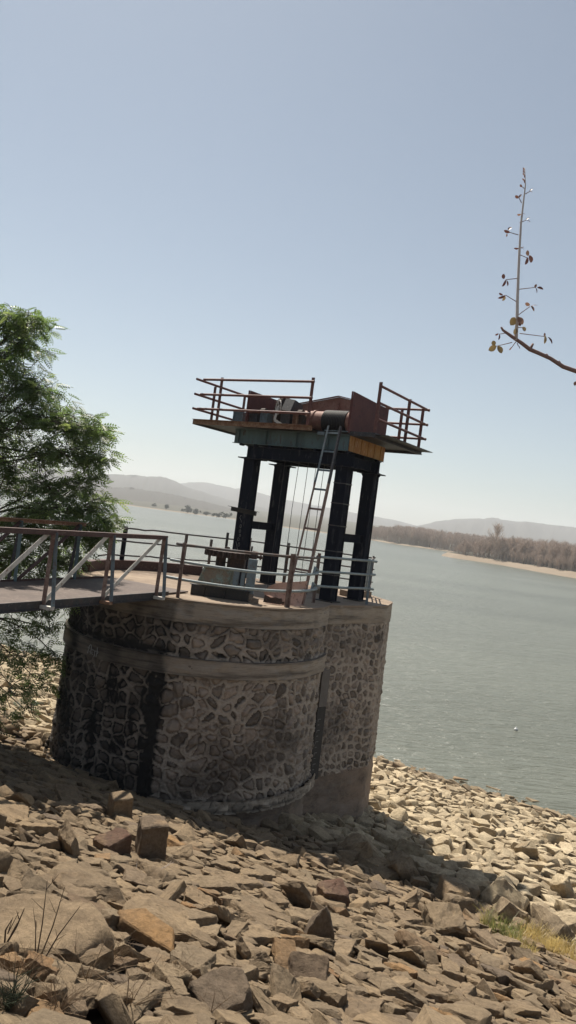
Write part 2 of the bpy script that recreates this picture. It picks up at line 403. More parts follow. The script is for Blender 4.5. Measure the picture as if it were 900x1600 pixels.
# ------------------------------------------------------------------ bare trees of the far woods
def bare_tree_tmpl(r, h=1.0, nb=26, thin=1.0):
    V, F = [], []
    def spike(p, q, w):
        p, q = np.array(p), np.array(q); d = q-p
        for a in (r.random()*3.14,):
            s = np.array([math.cos(a), math.sin(a), 0])*w
            i = len(V); V.extend([p-s, p+s, q+s*.25, q-s*.25]); F.append((i, i+1, i+2, i+3))
            s = np.array([-s[1], s[0], 0]); i = len(V); V.extend([p-s, p+s, q+s*.25, q-s*.25]); F.append((i, i+1, i+2, i+3))
    lean = r.normal(0, .05, 2)
    top = np.array([lean[0], lean[1], .93*h]); spike((0, 0, -.05), top, .012*thin)
    for k in range(nb):
        t = r.uniform(.25, .95); p = top*t; a = r.uniform(0, 6.28); l = (1.05-t)*.45*r.uniform(.6, 1.2)+.06
        q = p+np.array([math.cos(a)*l*.6, math.sin(a)*l*.6, l*.9]); q[2] = min(q[2], 1.02*h); spike(p, q, .0055*thin)
        for _ in range(4):
            u = r.uniform(.35, 1); pp = p+(q-p)*u; a2 = r.uniform(0, 6.28); l2 = r.uniform(.05, .13)
            spike(pp, pp+np.array([math.cos(a2)*l2*.7, math.sin(a2)*l2*.7, l2]), .0028*thin)
    return np.array(V), np.array(F)
TT = [bare_tree_tmpl(rng, thin=1.9) for _ in range(7)]
def forest(name, pts, label=None):
    Vs, Fs, n = [], [], 0
    for (x, y, z, h) in pts:
        V, F = TT[rng.integers(len(TT))]; a = rng.uniform(0, 6.28); c, s = math.cos(a), math.sin(a)
        W = np.stack([(V[:, 0]*c-V[:, 1]*s)*1.15*h, (V[:, 0]*s+V[:, 1]*c)*1.15*h, V[:, 2]*h], -1)+np.array([x, y, z])
        Vs.append(W); Fs.append(F+n); n += len(V)
    return npmesh(name, np.concatenate(Vs), np.concatenate(Fs), M['bark_grey'])
pts = []
for _ in range(2600):
    i = rng.uniform(3, 118.9); k = int(i); f = i-k; x, y = nr[k]*(1-f)+nr[k+1]*f; a = R(62-50*i/120); off = 8+abs(rng.normal(0, 30))
    if off > 6+i*3.2: continue
    pts.append((x+math.cos(a)*off, y+math.sin(a)*off, WATER+1.9, rng.uniform(7, 12)*min(1, .45+i/30)*(.6 if off < 12 else 1)))
for _ in range(3200):
    px_ = rng.uniform(.105, .75); k = int(np.argmin(np.abs(fl[40:, 0]/fl[40:, 1]-px_)))+40; D = fl[k, 1]+9+abs(rng.normal(0, 55))
    pts.append((px_*D+rng.normal(0, 3), D, WATER+1.0+(D-fl[k, 1])*.015, rng.uniform(7.5, 12.5)*min(1, .55+(px_-.10)*9)))
props(forest('woods', pts), 'leafless brown woods along the far shore', 'woods', kind='stuff')
for (px_, py_, h, lab) in ((770, 868, 16.5, 'tallest bare pale tree rising above the leafless woods on the right shore'),):
    p = shore_z(px_, py_+13); base = p*(1+12/p.length); V, F = bare_tree_tmpl(rng, 1, 60, 1.6)
    t_ = thing('bare_tree', lab, 'tree', (base.x, base.y, WATER+1.8)); tr = F[:2]
    npmesh('trunk', V[:8]*h*1.05+np.array(t_.location), F[:2], M['bark_grey'], t_)
    npmesh('crown', V[8:]*np.array([h*1.3, h*1.3, h])+np.array(t_.location), F[2:]-8, M['bark_grey'], t_)

def blob_leaves(c, rad, n, size):
    """n small quads scattered through clumps in an ellipsoid"""
    cl = rng.normal(0, .42, (max(5, n//60), 3)); P = cl[rng.integers(len(cl), size=n)]+rng.normal(0, .17, (n, 3))
    P = P*np.array(rad)+np.array(c); a = rng.normal(0, 1, (n, 3)); a /= np.linalg.norm(a, axis=1)[:, None]
    b = np.cross(a, rng.normal(0, 1, (n, 3))); b /= np.linalg.norm(b, axis=1)[:, None]; s = size*rng.uniform(.6, 1.4, (n, 1))
    V = np.stack([P-a*s, P-b*s*.6, P+a*s, P+b*s*.6], 1).reshape(-1, 3); F = np.arange(4*n).reshape(n, 4)
    return V, F
def small_tree(name, lab, cat, base, h, wd, group=None, n=500):
    t_ = thing(name, lab, cat, base, group)
    m = MB(); m.tube([base, (base[0]+.1*h, base[1], base[2]+h*.5)], [.04*h, .02*h], 6); m.build('trunk', M['bark'], t_)
    V, F = blob_leaves((base[0], base[1], base[2]+h*.40), (wd*.8, wd*.8, h*.34), n, h*.075)
    npmesh('crown', V, F, M['bush'], t_, attrs=None)
p = shore_z(781, 880); small_tree('evergreen_tree', 'dark green rounded tree standing alone in the bare brown woods', 'tree', (p.x+6, p.y+18, WATER+1.8), 11, 2.0)
bl = ['pair of pale grey shrubs apart at the left end of the far shore', 'small grey tree second from left on the far lake shore', 'largest dark round bush on the far left lake shore', 'round bush just right of the largest one on the far shore',
      'low grey bush midway along the far shoreline below the hills', 'grey green bush seen left of the dark steel column on the far shore', 'dark tree at the water edge just left of the dark column']
for (px_, py_, h, wd), lab in zip(((240, 789, 5, 6), (259, 793, 7.5, 4), (293, 798, 8, 9), (306, 800, 6.5, 5), (322, 803, 4.5, 6), (338, 806, 5.5, 7), (352, 807, 7, 6)), bl):
    p = shore_z(px_, py_+5); small_tree('lakeside_bush', lab, 'bush', (p.x*1.02, p.y*1.02, WATER+.8), h, wd*.8, 'bushes along the far left shore', 800)

# ------------------------------------------------------------------ haze
hz = MB(); hz.obox((0, 2180, 74), (3250, 0, 0), (0, 2290, 0), (0, 0, 90))
ho = hz.build('haze', None); m = bpy.data.materials.new('haze_air'); m.use_nodes = True; t = m.node_tree; t.nodes.clear()
out = t.nodes.new('ShaderNodeOutputMaterial'); pv = t.nodes.new('ShaderNodeVolumePrincipled')
pv.inputs['Color'].default_value = (.89, .92, .96, 1); pv.inputs['Density'].default_value = 0.00026; pv.inputs['Anisotropy'].default_value = .3
t.links.new(pv.outputs[0], out.inputs['Volume']); ho.data.materials.append(m); props(ho, 'pale dust haze over the lake and hills', 'haze', kind='stuff')

# ------------------------------------------------------------------ intake tower
TC = (-1.6, 16.9); TR = 2.70; DZ = -1.76
tower = thing('intake_tower', 'round stone masonry intake tower with flat concrete deck standing on the riprap bank', 'tower', (-1.6, 16.9, -6.0))
WP = [(0.45, 15.86), (2.50, 17.88), (2.82, 19.1), (2.2, 20.75), (-2.4, 20.75), (-3.3, 19.0)]   # plan of the wing behind

def vn(x, y, seed=0):
    """smooth value noise, 0..1"""
    T_ = np.random.default_rng(seed).random((64, 64)); xi, yi = np.floor(x).astype(int), np.floor(y).astype(int); fx, fy = x-xi, y-yi
    fx = fx*fx*(3-2*fx); fy = fy*fy*(3-2*fy); g = lambda a, b: T_[(xi+a) % 64, (yi+b) % 64]
    return (g(0, 0)*(1-fx)+g(1, 0)*fx)*(1-fy)+(g(0, 1)*(1-fx)+g(1, 1)*fx)*fy
def fbm(x, y, seed=0, o=4): return sum(vn(x*2**k, y*2**k, seed+k)*.5**k for k in range(o))/sum(.5**k for k in range(o))

def masonry(path_fn, s0, s1, z0, z1, ds, cell, seed, stain_light_fn, relief=.03, mw=.043, mode='stone', batter=.023, closed=False):
    ns, nz = int((s1-s0)/ds), max(2, int((z1-z0)/ds))
    s = np.linspace(s0, s1, ns); z = np.linspace(z0, z1, nz); S, Z = np.meshgrid(s, z, indexing='ij')
    rs = np.random.default_rng(seed)
    if mode == 'stone':
        cw, ch = cell; warp = .05*np.sin(S*3.1+Z*2.3)+.04*np.sin(Z*4.1-S*1.7)
        Su, Zu = S+warp, Z+.06*np.sin(S*2.2+1.)+.04*np.cos(S*5.3+Z*3)
        ci, cj = np.floor(Su/cw).astype(int), np.floor(Zu/ch).astype(int)
        oi, oj = int(ci.min())-2, int(cj.min())-2; W, H = int(ci.max())-oi+3, int(cj.max())-oj+3
        jx, jy = rs.uniform(.14, .86, (W, H)), rs.uniform(.18, .82, (W, H)); rr = rs.random((W, H)); hh = rs.uniform(.4, 1, (W, H))
        F1 = np.full(S.shape, 9.); F2 = F1.copy(); ID = np.zeros(S.shape); HH = np.zeros(S.shape)
        for a in (-1, 0, 1):
            for b in (-1, 0, 1):
                i, j = ci+a-oi, cj+b-oj
                dx = Su-(ci+a+jx[i, j]+.5*((cj+b) % 2))*cw; dy = Zu-(cj+b+jy[i, j])*ch
                dx = Su-((ci+a)+jx[i, j])*cw
                d = (np.abs(dx)**2.5+np.abs(dy)**2.5)**.4
                c = d < F1; F2 = np.where(c, F1, np.minimum(F2, d)); ID = np.where(c, rr[i, j], ID); HH = np.where(c, hh[i, j], HH); F1 = np.where(c, d, F1)
        e = F2-F1; e = e+.045*(fbm(S*6, Z*6, seed+60)-.5)*2+.012*np.sin(S*23+3*np.sin(Z*5))*np.sin(Z*19+2*np.sin(S*7))+.010*np.sin(S*47+Z*31)+.018*np.sin(S*3.3+1)*np.sin(Z*2.9)
        mort = np.clip(1-(e-mw)/.014, 0, 1)
        ridge = np.clip(1-e/.05, 0, 1)**.6
        dome = np.clip((e-mw-.018)/.09, 0, 1)**.5
        D = np.where(e < mw+.012, relief*.8*np.clip((mw+.016-e)/.02, 0, 1)**.6, relief*1.2*dome*HH-relief*.25*(1-dome))
        D = D-np.where(e < .020, relief*.30, 0)+(fbm(S*9, Z*9, seed+40)-.5)*relief*1.1*(e > mw+.02)+(fbm(S*2.3, Z*2.3, seed+50)-.5)*.03+rs.normal(0, .0025, S.shape)
    else:
        mort = np.ones(S.shape); ID = np.full(S.shape, .5)
        D = (fbm(S*5, Z*5, seed+70)-.5)*.05+rs.normal(0, .002, S.shape)-.022*(fbm(S*3, Z*6, seed+80) > .64)
    groove_shade = np.exp(-((e-mw-.024)/.020)**2)*np.clip(fbm(S*4, Z*4, seed+90)*2.2-.35, 0, 1) if mode == 'stone' else np.zeros(S.shape)  # shade of the joint grooves painted as a broken dark ring beside the mortar
    X, Y, NX, NY = path_fn(S); off = D+(DZ-Z)*batter
    P = np.stack([X+NX*off, Y+NY*off, Z], -1)
    I = np.arange(P.shape[0]*P.shape[1]).reshape(S.shape)
    F = np.stack([I[:-1, :-1], I[1:, :-1], I[1:, 1:], I[:-1, 1:]], -1).reshape(-1, 4)
    st = stain_light_fn(S, Z)+.55*groove_shade-.14*mort*(mode == 'stone')
    return P.reshape(-1, 3), F, dict(mortar=mort.ravel(), rnd=ID.ravel(), stain_shade=st.ravel())

def circ(Rr):
    def f(S):
        a = S/TR; return TC[0]+Rr*np.sin(a), TC[1]-Rr*np.cos(a), np.sin(a), -np.cos(a)
    return f
def stain_light_circ(S, Z):
    edge = -.17+.03*(fbm(S*0+3, Z*3, 5)-.5)
    left = np.clip((edge+.20*(fbm(S*2.5, Z*2.5, 31)-.5)-S)/.14, 0, 1); low = np.clip((-3.12-Z)/.05, 0, 1)
    blot = fbm(S*3.2, Z*1.4, 1, 5); fine = fbm(S*12, Z*4, 2, 4)
    general = .62*left*(.40+blot)+.10*np.clip((-S-1.4)/1.5, 0, 1)+.02
    depth = np.clip(1-(-S-.17)/(1.5-.25*(Z+3.2)), 0, 1)
    core = left*low*np.clip((blot*1.7+fine*.7+depth*.42-1.42)*2.2, 0, .70)*(.45+.95*fbm(S*6, Z*5, 77))*np.clip((S+3.2)/1., 0, 1)
    drip = np.clip((fbm(S*7, Z*.5, 9)-.60)*3, 0, .35)*np.clip((Z+3.9)/.8, 0, 1)*low
    under = .35*np.exp(-((Z+2.72)/.07)**2)*(.4+fbm(S*2, Z*0, 12)); top = .25*np.clip((fbm(S*4, Z*.7, 14)-.5)*3, 0, 1)*(Z > -2.8)
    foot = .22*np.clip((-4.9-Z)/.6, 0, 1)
    tan = -.6*np.exp(-((S+2.95)/.28)**2-((Z+3.0)/.2)**2)  # sunlit patch at the band's left end, painted in by lightening the wall
    return general+core+drip+under+top+foot+tan  # stains plus the painted sunlit patch (tan)
L0, L1 = -math.pi*TR*.98, math.pi*.55*TR
V, F, A = masonry(circ(TR), L0, L1, -5.42, -2.16, .019, (.275, .23), 3, stain_light_circ, .068)
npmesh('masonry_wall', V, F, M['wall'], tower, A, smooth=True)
V, F, A = masonry(circ(TR+.115), L0, L1, -3.12, -2.80, .03, None, 4, stain_light_circ, mode='c')
def closeband(V, F, A, n_s, Rin):
    return V, F, A
npmesh('string_course', V, F, M['concrete'], tower, A, smooth=True)
b = MB()
for (z, r0, r1) in ((-2.80, TR-.04, TR+.142), (-3.12, TR-.04, TR+.148)):
    n = 96; pts = [(TC[0]+r*math.sin(a), TC[1]-r*math.cos(a), z+(0.001 if r == r0 else 0)) for r in (r0, r1) for a in np.linspace(L0/TR, L1/TR, n)]
    b.add(pts, [(i, i+1, n+i+1, n+i) for i in range(n-1)])
b.build('band_ledge', M['concrete'], tower)
V, F, A = masonry(circ(TR+.085), L0, L1, -2.16, DZ, .03, None, 5, lambda S, Z: stain_light_circ(S, Z)*.9+.12*np.clip(np.sin(S*7+np.sin(Z*9)), 0, 1), mode='c', batter=0.0)
npmesh('coping', V, F, M['concrete'], tower, A, smooth=True)
b = MB(); n = 96
pts = [(TC[0]+r*math.sin(a), TC[1]-r*math.cos(a), -2.16) for r in (TR-.04, TR+.095) for a in np.linspace(L0/TR, L1/TR, n)]
b.add(pts, [(i, i+1, n+i+1, n+i) for i in range(n-1)]); b.build('coping_underside', M['concrete'], tower)
V, F, A = masonry(circ(TR+.02), L0, L1, -5.60, -5.36, .03, (.3, .2), 6, lambda S, Z: stain_light_circ(S, Z)*.5, .06, batter=.045)
npmesh('footing_course', V, F, M['concrete'], tower, A, smooth=True)
V, F, A = masonry(circ(TR-.06), L0, L1, -7.6, -5.58, .05, None, 7, lambda S, Z: stain_light_circ(S, Z)*.5, mode='c', batter=.03)
npmesh('plinth', V, F, M['plinth'], tower, A, smooth=True)
def polypath(P, rad=.10):
    """closed polyline with rounded corners, returned as function of arc length with outward normals"""
    pts = []; m = len(P)
    for i in range(m):
        a, b_, c = np.array(P[i-1]), np.array(P[i]), np.array(P[(i+1) % m])
        d1 = (b_-a)/np.linalg.norm(b_-a); d2 = (c-b_)/np.linalg.norm(c-b_)
        for k in np.linspace(0, 1, 7):
            p0, p1, p2 = b_-d1*rad, b_, b_+d2*rad
            pts.append((1-k)**2*p0+2*k*(1-k)*p1+k*k*p2)
    pts = np.array(pts+[pts[0]]); Ls = np.r_[0, np.cumsum(np.linalg.norm(np.diff(pts, axis=0), axis=1))]
    def f(S, off=0.):
        X, Y = np.interp(S, Ls, pts[:, 0]), np.interp(S, Ls, pts[:, 1]); h = .02
        X2, Y2 = np.interp(S+h, Ls, pts[:, 0]), np.interp(S+h, Ls, pts[:, 1]); X1, Y1 = np.interp(S-h, Ls, pts[:, 0]), np.interp(S-h, Ls, pts[:, 1])
        tx, ty = X2-X1, Y2-Y1; l = np.sqrt(tx*tx+ty*ty)+1e-9; nx, ny = ty/l, -tx/l
        return X+nx*off, Y+ny*off, nx, ny
    return f, Ls[-1]
pf, PL = polypath(WP, .12)
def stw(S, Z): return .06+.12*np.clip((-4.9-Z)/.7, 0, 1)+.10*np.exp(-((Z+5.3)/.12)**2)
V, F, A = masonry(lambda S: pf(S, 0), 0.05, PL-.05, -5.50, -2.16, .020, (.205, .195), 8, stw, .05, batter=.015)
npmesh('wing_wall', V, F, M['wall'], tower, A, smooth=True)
V, F, A = masonry(lambda S: pf(S, .06), 0.02, PL-.02, -2.16, DZ-.004, .04, None, 9, lambda S, Z: .03+0*S, mode='c', batter=0)
npmesh('wing_coping', V, F, M['concrete'], tower, A, smooth=True)
V, F, A = masonry(lambda S: pf(S, .0), 0.02, PL-.02, -8.4, -5.46, .06, None, 10, lambda S, Z: .02+.2*np.exp(-((Z+5.5)/.10)**2), mode='c', batter=.02)
npmesh('wing_plinth', V, F, M['plinth'], tower, A, smooth=True)
# deck
b = MB(); n = 120
b.prism([(TC[0]+(TR+.091)*math.sin(a), TC[1]-(TR+.091)*math.cos(a)) for a in np.linspace(0, 2*math.pi, n, endpoint=False)], DZ-.03, DZ+.012)
b.build('deck_slab', M['decktop'], tower)
b = MB(); s_ = np.linspace(0, PL, 140, endpoint=False); x_, y_, a_, c_ = pf(s_, .065); b.prism(list(zip(x_, y_)), DZ-.04, DZ+.006)
b.build('wing_deck_slab', M['decktop'], tower)
# low parapet round the back of the deck
def arcbox(Rm, wd, a0, a1, z0, z1, n=50):
    b = MB(); V = []
    for a in np.linspace(a0, a1, n):
        for r, z in ((Rm-wd/2, z0), (Rm+wd/2, z0), (Rm+wd/2, z1), (Rm-wd/2, z1)): V.append((TC[0]+r*math.sin(a), TC[1]-r*math.cos(a), z))
    F = [(i*4+k, i*4+(k+1) % 4, i*4+4+(k+1) % 4, i*4+4+k) for i in range(n-1) for k in range(4)]+[(0, 1, 2, 3), tuple((n-1)*4+k for k in (3, 2, 1, 0))]
    return b.add(V, F)
arcbox(2.63, .18, R(-172), R(-88), DZ+.008, DZ+.24).build('parapet', M['brown_steel'], tower)
b = MB(); b.obox((1.95, 19.3, DZ+.08), (.35, .28, 0), (-.07, .09, 0), (0, 0, .07)); b.obox((1.1, 19.0, DZ+.07), (.2, .1, 0), (-.08, .16, 0), (0, 0, .06))
b.build('plinth_block', M['decktop'], tower)
# staff gauge on the wing next to the drum wall
fx, fy, fnx, fny = [float(v) for v in pf(np.array([0.12+1.10]), 0)][0:4] if False else (0, 0, 0, 0)
dW = Vector((WP[1][0]-WP[0][0], WP[1][1]-WP[0][1], 0)).normalized(); nW = Vector((dW.y, -dW.x, 0))
def wingpt(d, z, off): 
    p = Vector((WP[0][0], WP[0][1], 0))+dW*d+nW*(off+(DZ-z)*.015); p.z = z; return p
g0 = 1.02
gb = MB(); a0, a1 = wingpt(g0, -5.5, .075), wingpt(g0, -3.95, .075); gb.bar(a0, a1, .26, .03, nW); gauge = gb.build('staff_gauge', M['gauge'], tower)
gb = MB(); a0, a1 = wingpt(g0+.02, -3.94, .07), wingpt(g0+.02, -3.15, .07); gb.bar(a0, a1, .24, .03, nW); gb.build('gauge_strip', M['gauge_pale'], tower)
mk = MB()
for k in range(10):
    z = -4.2-k*.12; w_ = .05 if k % 2 else .08
    mk.bar(wingpt(g0-.08, z, .094), wingpt(g0-.08+w_, z, .094), .012, .006, nW)
    if k % 2 == 0: mk.bar(wingpt(g0-.08, z-.05, .094), wingpt(g0-.08, z, .094), .010, .006, nW)
mk.build('gauge_marks', M['chalk_dim'], gauge)
# chalk scrawl on the band (strokes follow the curved band)
def bandpt(s, z):
    a = s/TR; r = TR+.115+.012+(DZ-z)*.023+.008; return (TC[0]+r*math.sin(a), TC[1]-r*math.cos(a), z)
sc_ = MB()
def stroke(pts, r=.008): sc_.tube([bandpt(*p) for p in pts], r, 5)
# image scale there: about 12 mm to the pixel of the full-size photograph
B0, Bz = -1.93, -2.98
def S_(x, y): return (B0+x*.0135, Bz+y*.0135)
stroke([S_(2, -7), S_(3, 0), S_(4, 4), S_(5.5, 6), S_(7.5, 5.5), S_(8.5, 2), S_(8.2, -7)]); stroke([S_(1, 1.5), S_(5, .5)]); stroke([S_(10, 0), S_(13.5, -.4)]); stroke([S_(6.2, -3), S_(6.8, -5)])
stroke([S_(12, -3), S_(10.8, -4), S_(11, -6), S_(13, -6.4)], .006); stroke([S_(16, -1), S_(16.8, -6), S_(15.8, -9)]); stroke([S_(15, -.6), S_(24, -.8)], .005)
stroke([S_(20, 5), S_(21, -1), S_(20, -8)]); stroke([S_(21, -4), S_(22.5, -2.5)], .006)
sc_.build('chalk_writing', M['chalk'], tower)

# ------------------------------------------------------------------ deck railing
rail = thing('deck_railing', 'rusty grey three-pipe railing round the tower deck', 'railing', (-1.6, 16.9, DZ))
def rp(deg, r=2.58, dz=0.): a = R(deg); return Vector((TC[0]+r*math.sin(a), TC[1]-r*math.cos(a), DZ+dz))
def toward(x, y): return Vector((x, y, DZ))
HS = (1.0, .69, .36)
fposts = [(rp(-5.3), 'post_rust', 1.04, 0), (rp(44.2), 'post_rust', 1.06, 1), (toward(.76, 16.45), 'post_rust', 1.08, 1), (toward(2.04, 17.62), 'steel_blue', 1.02, 0), (toward(2.35, 19.9), 'post_grey', 1.05, 0),
          (rp(-161, 2.6), 'post_grey', 1.0, 0), (toward(-1.5, 20.3), 'dark_steel', 1.15, 0), (toward(-.9, 20.55), 'post_grey', 1.08, 0), (toward(.13, 20.5), 'post_grey', 1.08, 1), (rp(-123, 2.58), 'navy', 1.05, 1),
          (rp(-175, 2.6), 'post_grey', .95, 0), (toward(2.2, 19.4), 'steel_blue', .98, 0)]
for p, mt, h, tw in fposts:
    m = MB(); c = Vector((TC[0], TC[1], DZ)); o_ = (p-c); o_.z = 0; o_.normalize(); tt = Vector((-o_.y, o_.x, 0))
    w_ = .032 if not tw else .045
    m.obox(p+Vector((0, 0, h/2)), tt*w_, o_*.006, (0, 0, h/2)); m.obox(p+tt*w_+o_*.03+Vector((0, 0, h/2)), tt*.006, o_*.024, (0, 0, h/2))
    m.build('post', M[mt], rail)
def railpath(pts, z, r, mat, sag=0.):
    m = MB(); P = [Vector((p.x, p.y, DZ+z+(random.uniform(-.012, .012)))) for p in pts]
    m.tube(P, r, 8); return m.build('rail', mat, rail, smooth=True, angle=R(50))
for k, h in enumerate(HS):
    front = [rp(d, 2.53) for d in np.arange(-9-k*1.8, 72, 3)]
    if k > 0: front += [rp(75, 2.45, 0), toward(.80, 16.42)]
    pts = [Vector((p.x, p.y, DZ+h-.05*math.sin(i/len(front)*3.1)*(k > 0))) for i, p in enumerate(front)]
    if k > 0: pts += [Vector((.78, 16.35, DZ+h+.03)), Vector((.72, 16.25, DZ+h+.09)), Vector((.70, 16.2, DZ+h+.0-.06))]
    m = MB(); m.tube(pts, (.028 if k else .025), 8); m.build('rail', M['pipe_grey'] if k else M['post_grey'], rail, smooth=True, angle=R(50))
    railpath([toward(.74, 16.5), toward(1.4, 17.06), toward(2.04, 17.62), toward(2.18, 17.74)], h, .027, M['pipe_grey'])
    railpath([toward(2.04, 17.66), toward(2.2, 18.6), toward(2.32, 19.9), toward(2.42, 20.1)], h, .02, M['post_grey'])
    railpath([rp(d, 2.55) for d in np.arange(-100, -158, -5)]+[toward(-2.4, 19.6), toward(-1.5, 20.3), toward(-.9, 20.5), toward(.13, 20.46), toward(1.2, 20.3), toward(2.35, 19.95)], h, .02, M['dark_steel'])

# ------------------------------------------------------------------ steel hoist frame on four columns
LV, SV = Vector((.8486, -.5291, 0)), Vector((.5291, .8486, 0)); G0 = Vector((1.135, 17.2, 0))
def lp(t, s, z): p = G0+LV*t+SV*s; return Vector((p.x, p.y, z))
gan = thing('hoist_platform', 'steel hoist platform on four dark columns above the tower deck', 'platform', lp(-1.26, .7, DZ))
UZ = Vector((0, 0, 1))
def col_(t, s, mark=0):
    m = MB(); z0, z1 = DZ+.01, 1.30; zc = (z0+z1)/2; hz_ = (z1-z0)/2
    m.obox(lp(t, s, zc), LV*.118, SV*.13, UZ*hz_)
    for k in (-1, 1):
        m.obox(lp(t, s+k*.137, zc), LV*.150, SV*.0065, UZ*hz_)
    o = m.build('column', M['navy'], gan)
    if mark:
        for z in (-1.15, -.62, -.05, .45, .9):
            c = MB(); c.obox(lp(t, s, z), LV*.158, SV*.152, UZ*.012); c.build('strap', M['dark_steel'], o)
    c = MB(); c.obox(lp(t, s, 1.285), LV*.27, SV*.24, UZ*.012)
    for j in (-1, 1):
        a = [lp(t+j*.155, s-.01, 1.27), lp(t+j*.26, s-.01, 1.27), lp(t+j*.155, s-.01, 1.12)]; bb = [p+SV*.02 for p in a]
        c.add(a+bb, [(0, 1, 2), (5, 4, 3), (0, 3, 4, 1), (1, 4, 5, 2), (2, 5, 3, 0)])
    c.build('cap_plate', M['navy'], o)
    c = MB(); c.obox(lp(t, s, DZ+.02), LV*.22, SV*.2, UZ*.012); c.build('base_plate', M['black_iron'], o)
    return o
W_ = 1.36; LL = 2.53
c3 = col_(0, 0, 1); c4 = col_(0, W_); c1 = col_(-LL, 0); c2 = col_(-LL, W_)
for t in (0, -LL):
    m = MB(); m.obox(lp(t, W_/2, -.30), LV*.01, SV*(W_/2-.13), UZ*.085)
    for k in (-1, 1): m.obox(lp(t, W_/2, -.30+k*.088), LV*.05, SV*(W_/2-.13), UZ*.006)
    m.build('tie_beam', M['navy'], gan)
m = MB(); m.bar(lp(-LL-.30, -.18, .03), lp(-LL+.42, -.17, -.02), .05, .10); m.bar(lp(-LL-.38, -.20, .085), lp(-LL+.5, -.19, .03), .08, .008); m.build('bracket_arm', M['black_iron'], gan)
# chalk digits running down the column
def colpt(x, y): return lp(-LL-.15+x, -.142, y)
cm = MB()
def ring(cx, cz, rx, rz): cm.tube([colpt(cx+rx*math.cos(a), cz+rz*math.sin(a)) for a in np.linspace(0, 6.283, 13)], .006, 4, cap=False)
cm.tube([colpt(.14, -.10), colpt(.11, -.12), colpt(.10, -.16), colpt(.13, -.20), colpt(.155, -.23), colpt(.16, -.27)], .006, 4)
ring(.155, -.36, .022, .04); ring(.155, -.48, .024, .035); ring(.17, -.58, .02, .03); ring(.14, -.68, .024, .04); ring(.175, -.80, .024, .045)
cm.tube([colpt(.08, -.74), colpt(.12, -.83), colpt(.155, -.93)], .007, 4)
cm.build('chalk_digits', M['chalk_dim'], c1)
# lower frame of beams
def ibeam(m, a, b_, hgt, fl):
    a, b_ = Vector(a), Vector(b_); d = (b_-a).normalized(); x = d.cross(UZ).normalized(); c = (a+b_)/2; h = (b_-a)/2
    m.obox(c, h, x*.008, UZ*(hgt/2-.012))
    for k in (-1, 1): m.obox(c+UZ*k*(hgt/2-.006), h, x*fl/2, UZ*.006)
for s in (0, W_):
    m = MB(); ibeam(m, lp(-LL-.18, s, 1.445), lp(.2, s, 1.445), .28, .14); m.build('cap_beam', M['navy'], gan)
for t in (-LL, -1.7, -.85, 0):
    m = MB(); ibeam(m, lp(t, .08, 1.44), lp(t, W_-.08, 1.44), .22, .12); m.build('cross_beam', M['navy'], gan)
m = MB()
for t in np.arange(-2.9, .1, .42): m.obox(lp(t, .0, 1.613), LV*.035, SV*.06, UZ*.024); m.obox(lp(t, 1.5, 1.613), LV*.035, SV*.06, UZ*.024)
m.build('packing_block', M['navy'], gan)
# main girder box
m = MB(); m.obox(lp(-1.57, .015, 1.82), LV*1.58, SV*.008, UZ*.168)
m.obox(lp(-1.57, -.02, 1.645), LV*1.58, SV*.05, UZ*.006); m.obox(lp(-1.57, -.02, 1.995), LV*1.58, SV*.05, UZ*.006)
for t in (-3.0, -2.2, -1.35, -.5): m.obox(lp(t, -.02, 1.82), LV*.006, SV*.03, UZ*.16)
m.build('main_girder', M['teal'], gan)
m = MB(); m.obox(lp(-1.57, 1.9, 1.82), LV*1.58, SV*.008, UZ*.168); m.obox(lp(-1.57, 1.9, 1.645), LV*1.58, SV*.05, UZ*.006); m.build('main_girder', M['teal'], gan)
m = MB(); m.obox(lp(.028, .95, 1.82), LV*.008, SV*.93, UZ*.17)
for s in (.25, .6, .95, 1.3, 1.65): m.obox(lp(.045, s, 1.82), LV*.008, SV*.012, UZ*.165)
m.build('end_plate', M['rust_orange'], gan)
m = MB(); m.obox(lp(-3.13, .95, 1.82), LV*.008, SV*.93, UZ*.17); m.build('end_plate', M['teal'], gan)
m = MB()
for t in (-2.6, -1.9, -1.2, -.5): ibeam(m, lp(t, .03, 1.8), lp(t, 1.88, 1.8), .3, .1)
m.build('floor_joist', M['navy'], gan)
# platform decks
m = MB(); m.obox(lp(-1.62, 1.36, 2.045), LV*2.56, SV*1.34, UZ*.006)
m.build('platform_deck', M['black_iron'], gan)
m = MB(); m.obox(lp(-2.46, -.19, 2.045), LV*1.72, SV*.205, UZ*.006); m.build('platform_deck', M['black_iron'], gan)
m = MB(); m.obox(lp(.275, 1.36, 2.046), LV*.33, SV*1.34, UZ*.0061)
m.build('walkway_plate', M['black_iron'], gan)
m = MB(); m.obox(lp(-2.46, -.405, 2.055), LV*1.72, SV*.009, UZ*.058); m.obox(lp(-2.46, -.43, 2.11), LV*1.72, SV*.035, UZ*.005); m.build('edge_channel', M['rust_light'], gan)
m = MB(); m.obox(lp(-4.19, 1.15, 2.04), LV*.009, SV*1.55, UZ*.05); m.obox(lp(.3, .012, 2.04), LV*.33, SV*.009, UZ*.05)
m.obox(lp(.63, 1.36, 2.03), LV*.009, SV*1.36, UZ*.06); m.obox(lp(-1.78, 2.72, 2.03), LV*2.42, SV*.009, UZ*.06)
m.obox(lp(.62, 1.36, 1.975), LV*.05, SV*1.34, UZ*.005)
m.build('edge_channel', M['dark_steel'], gan)
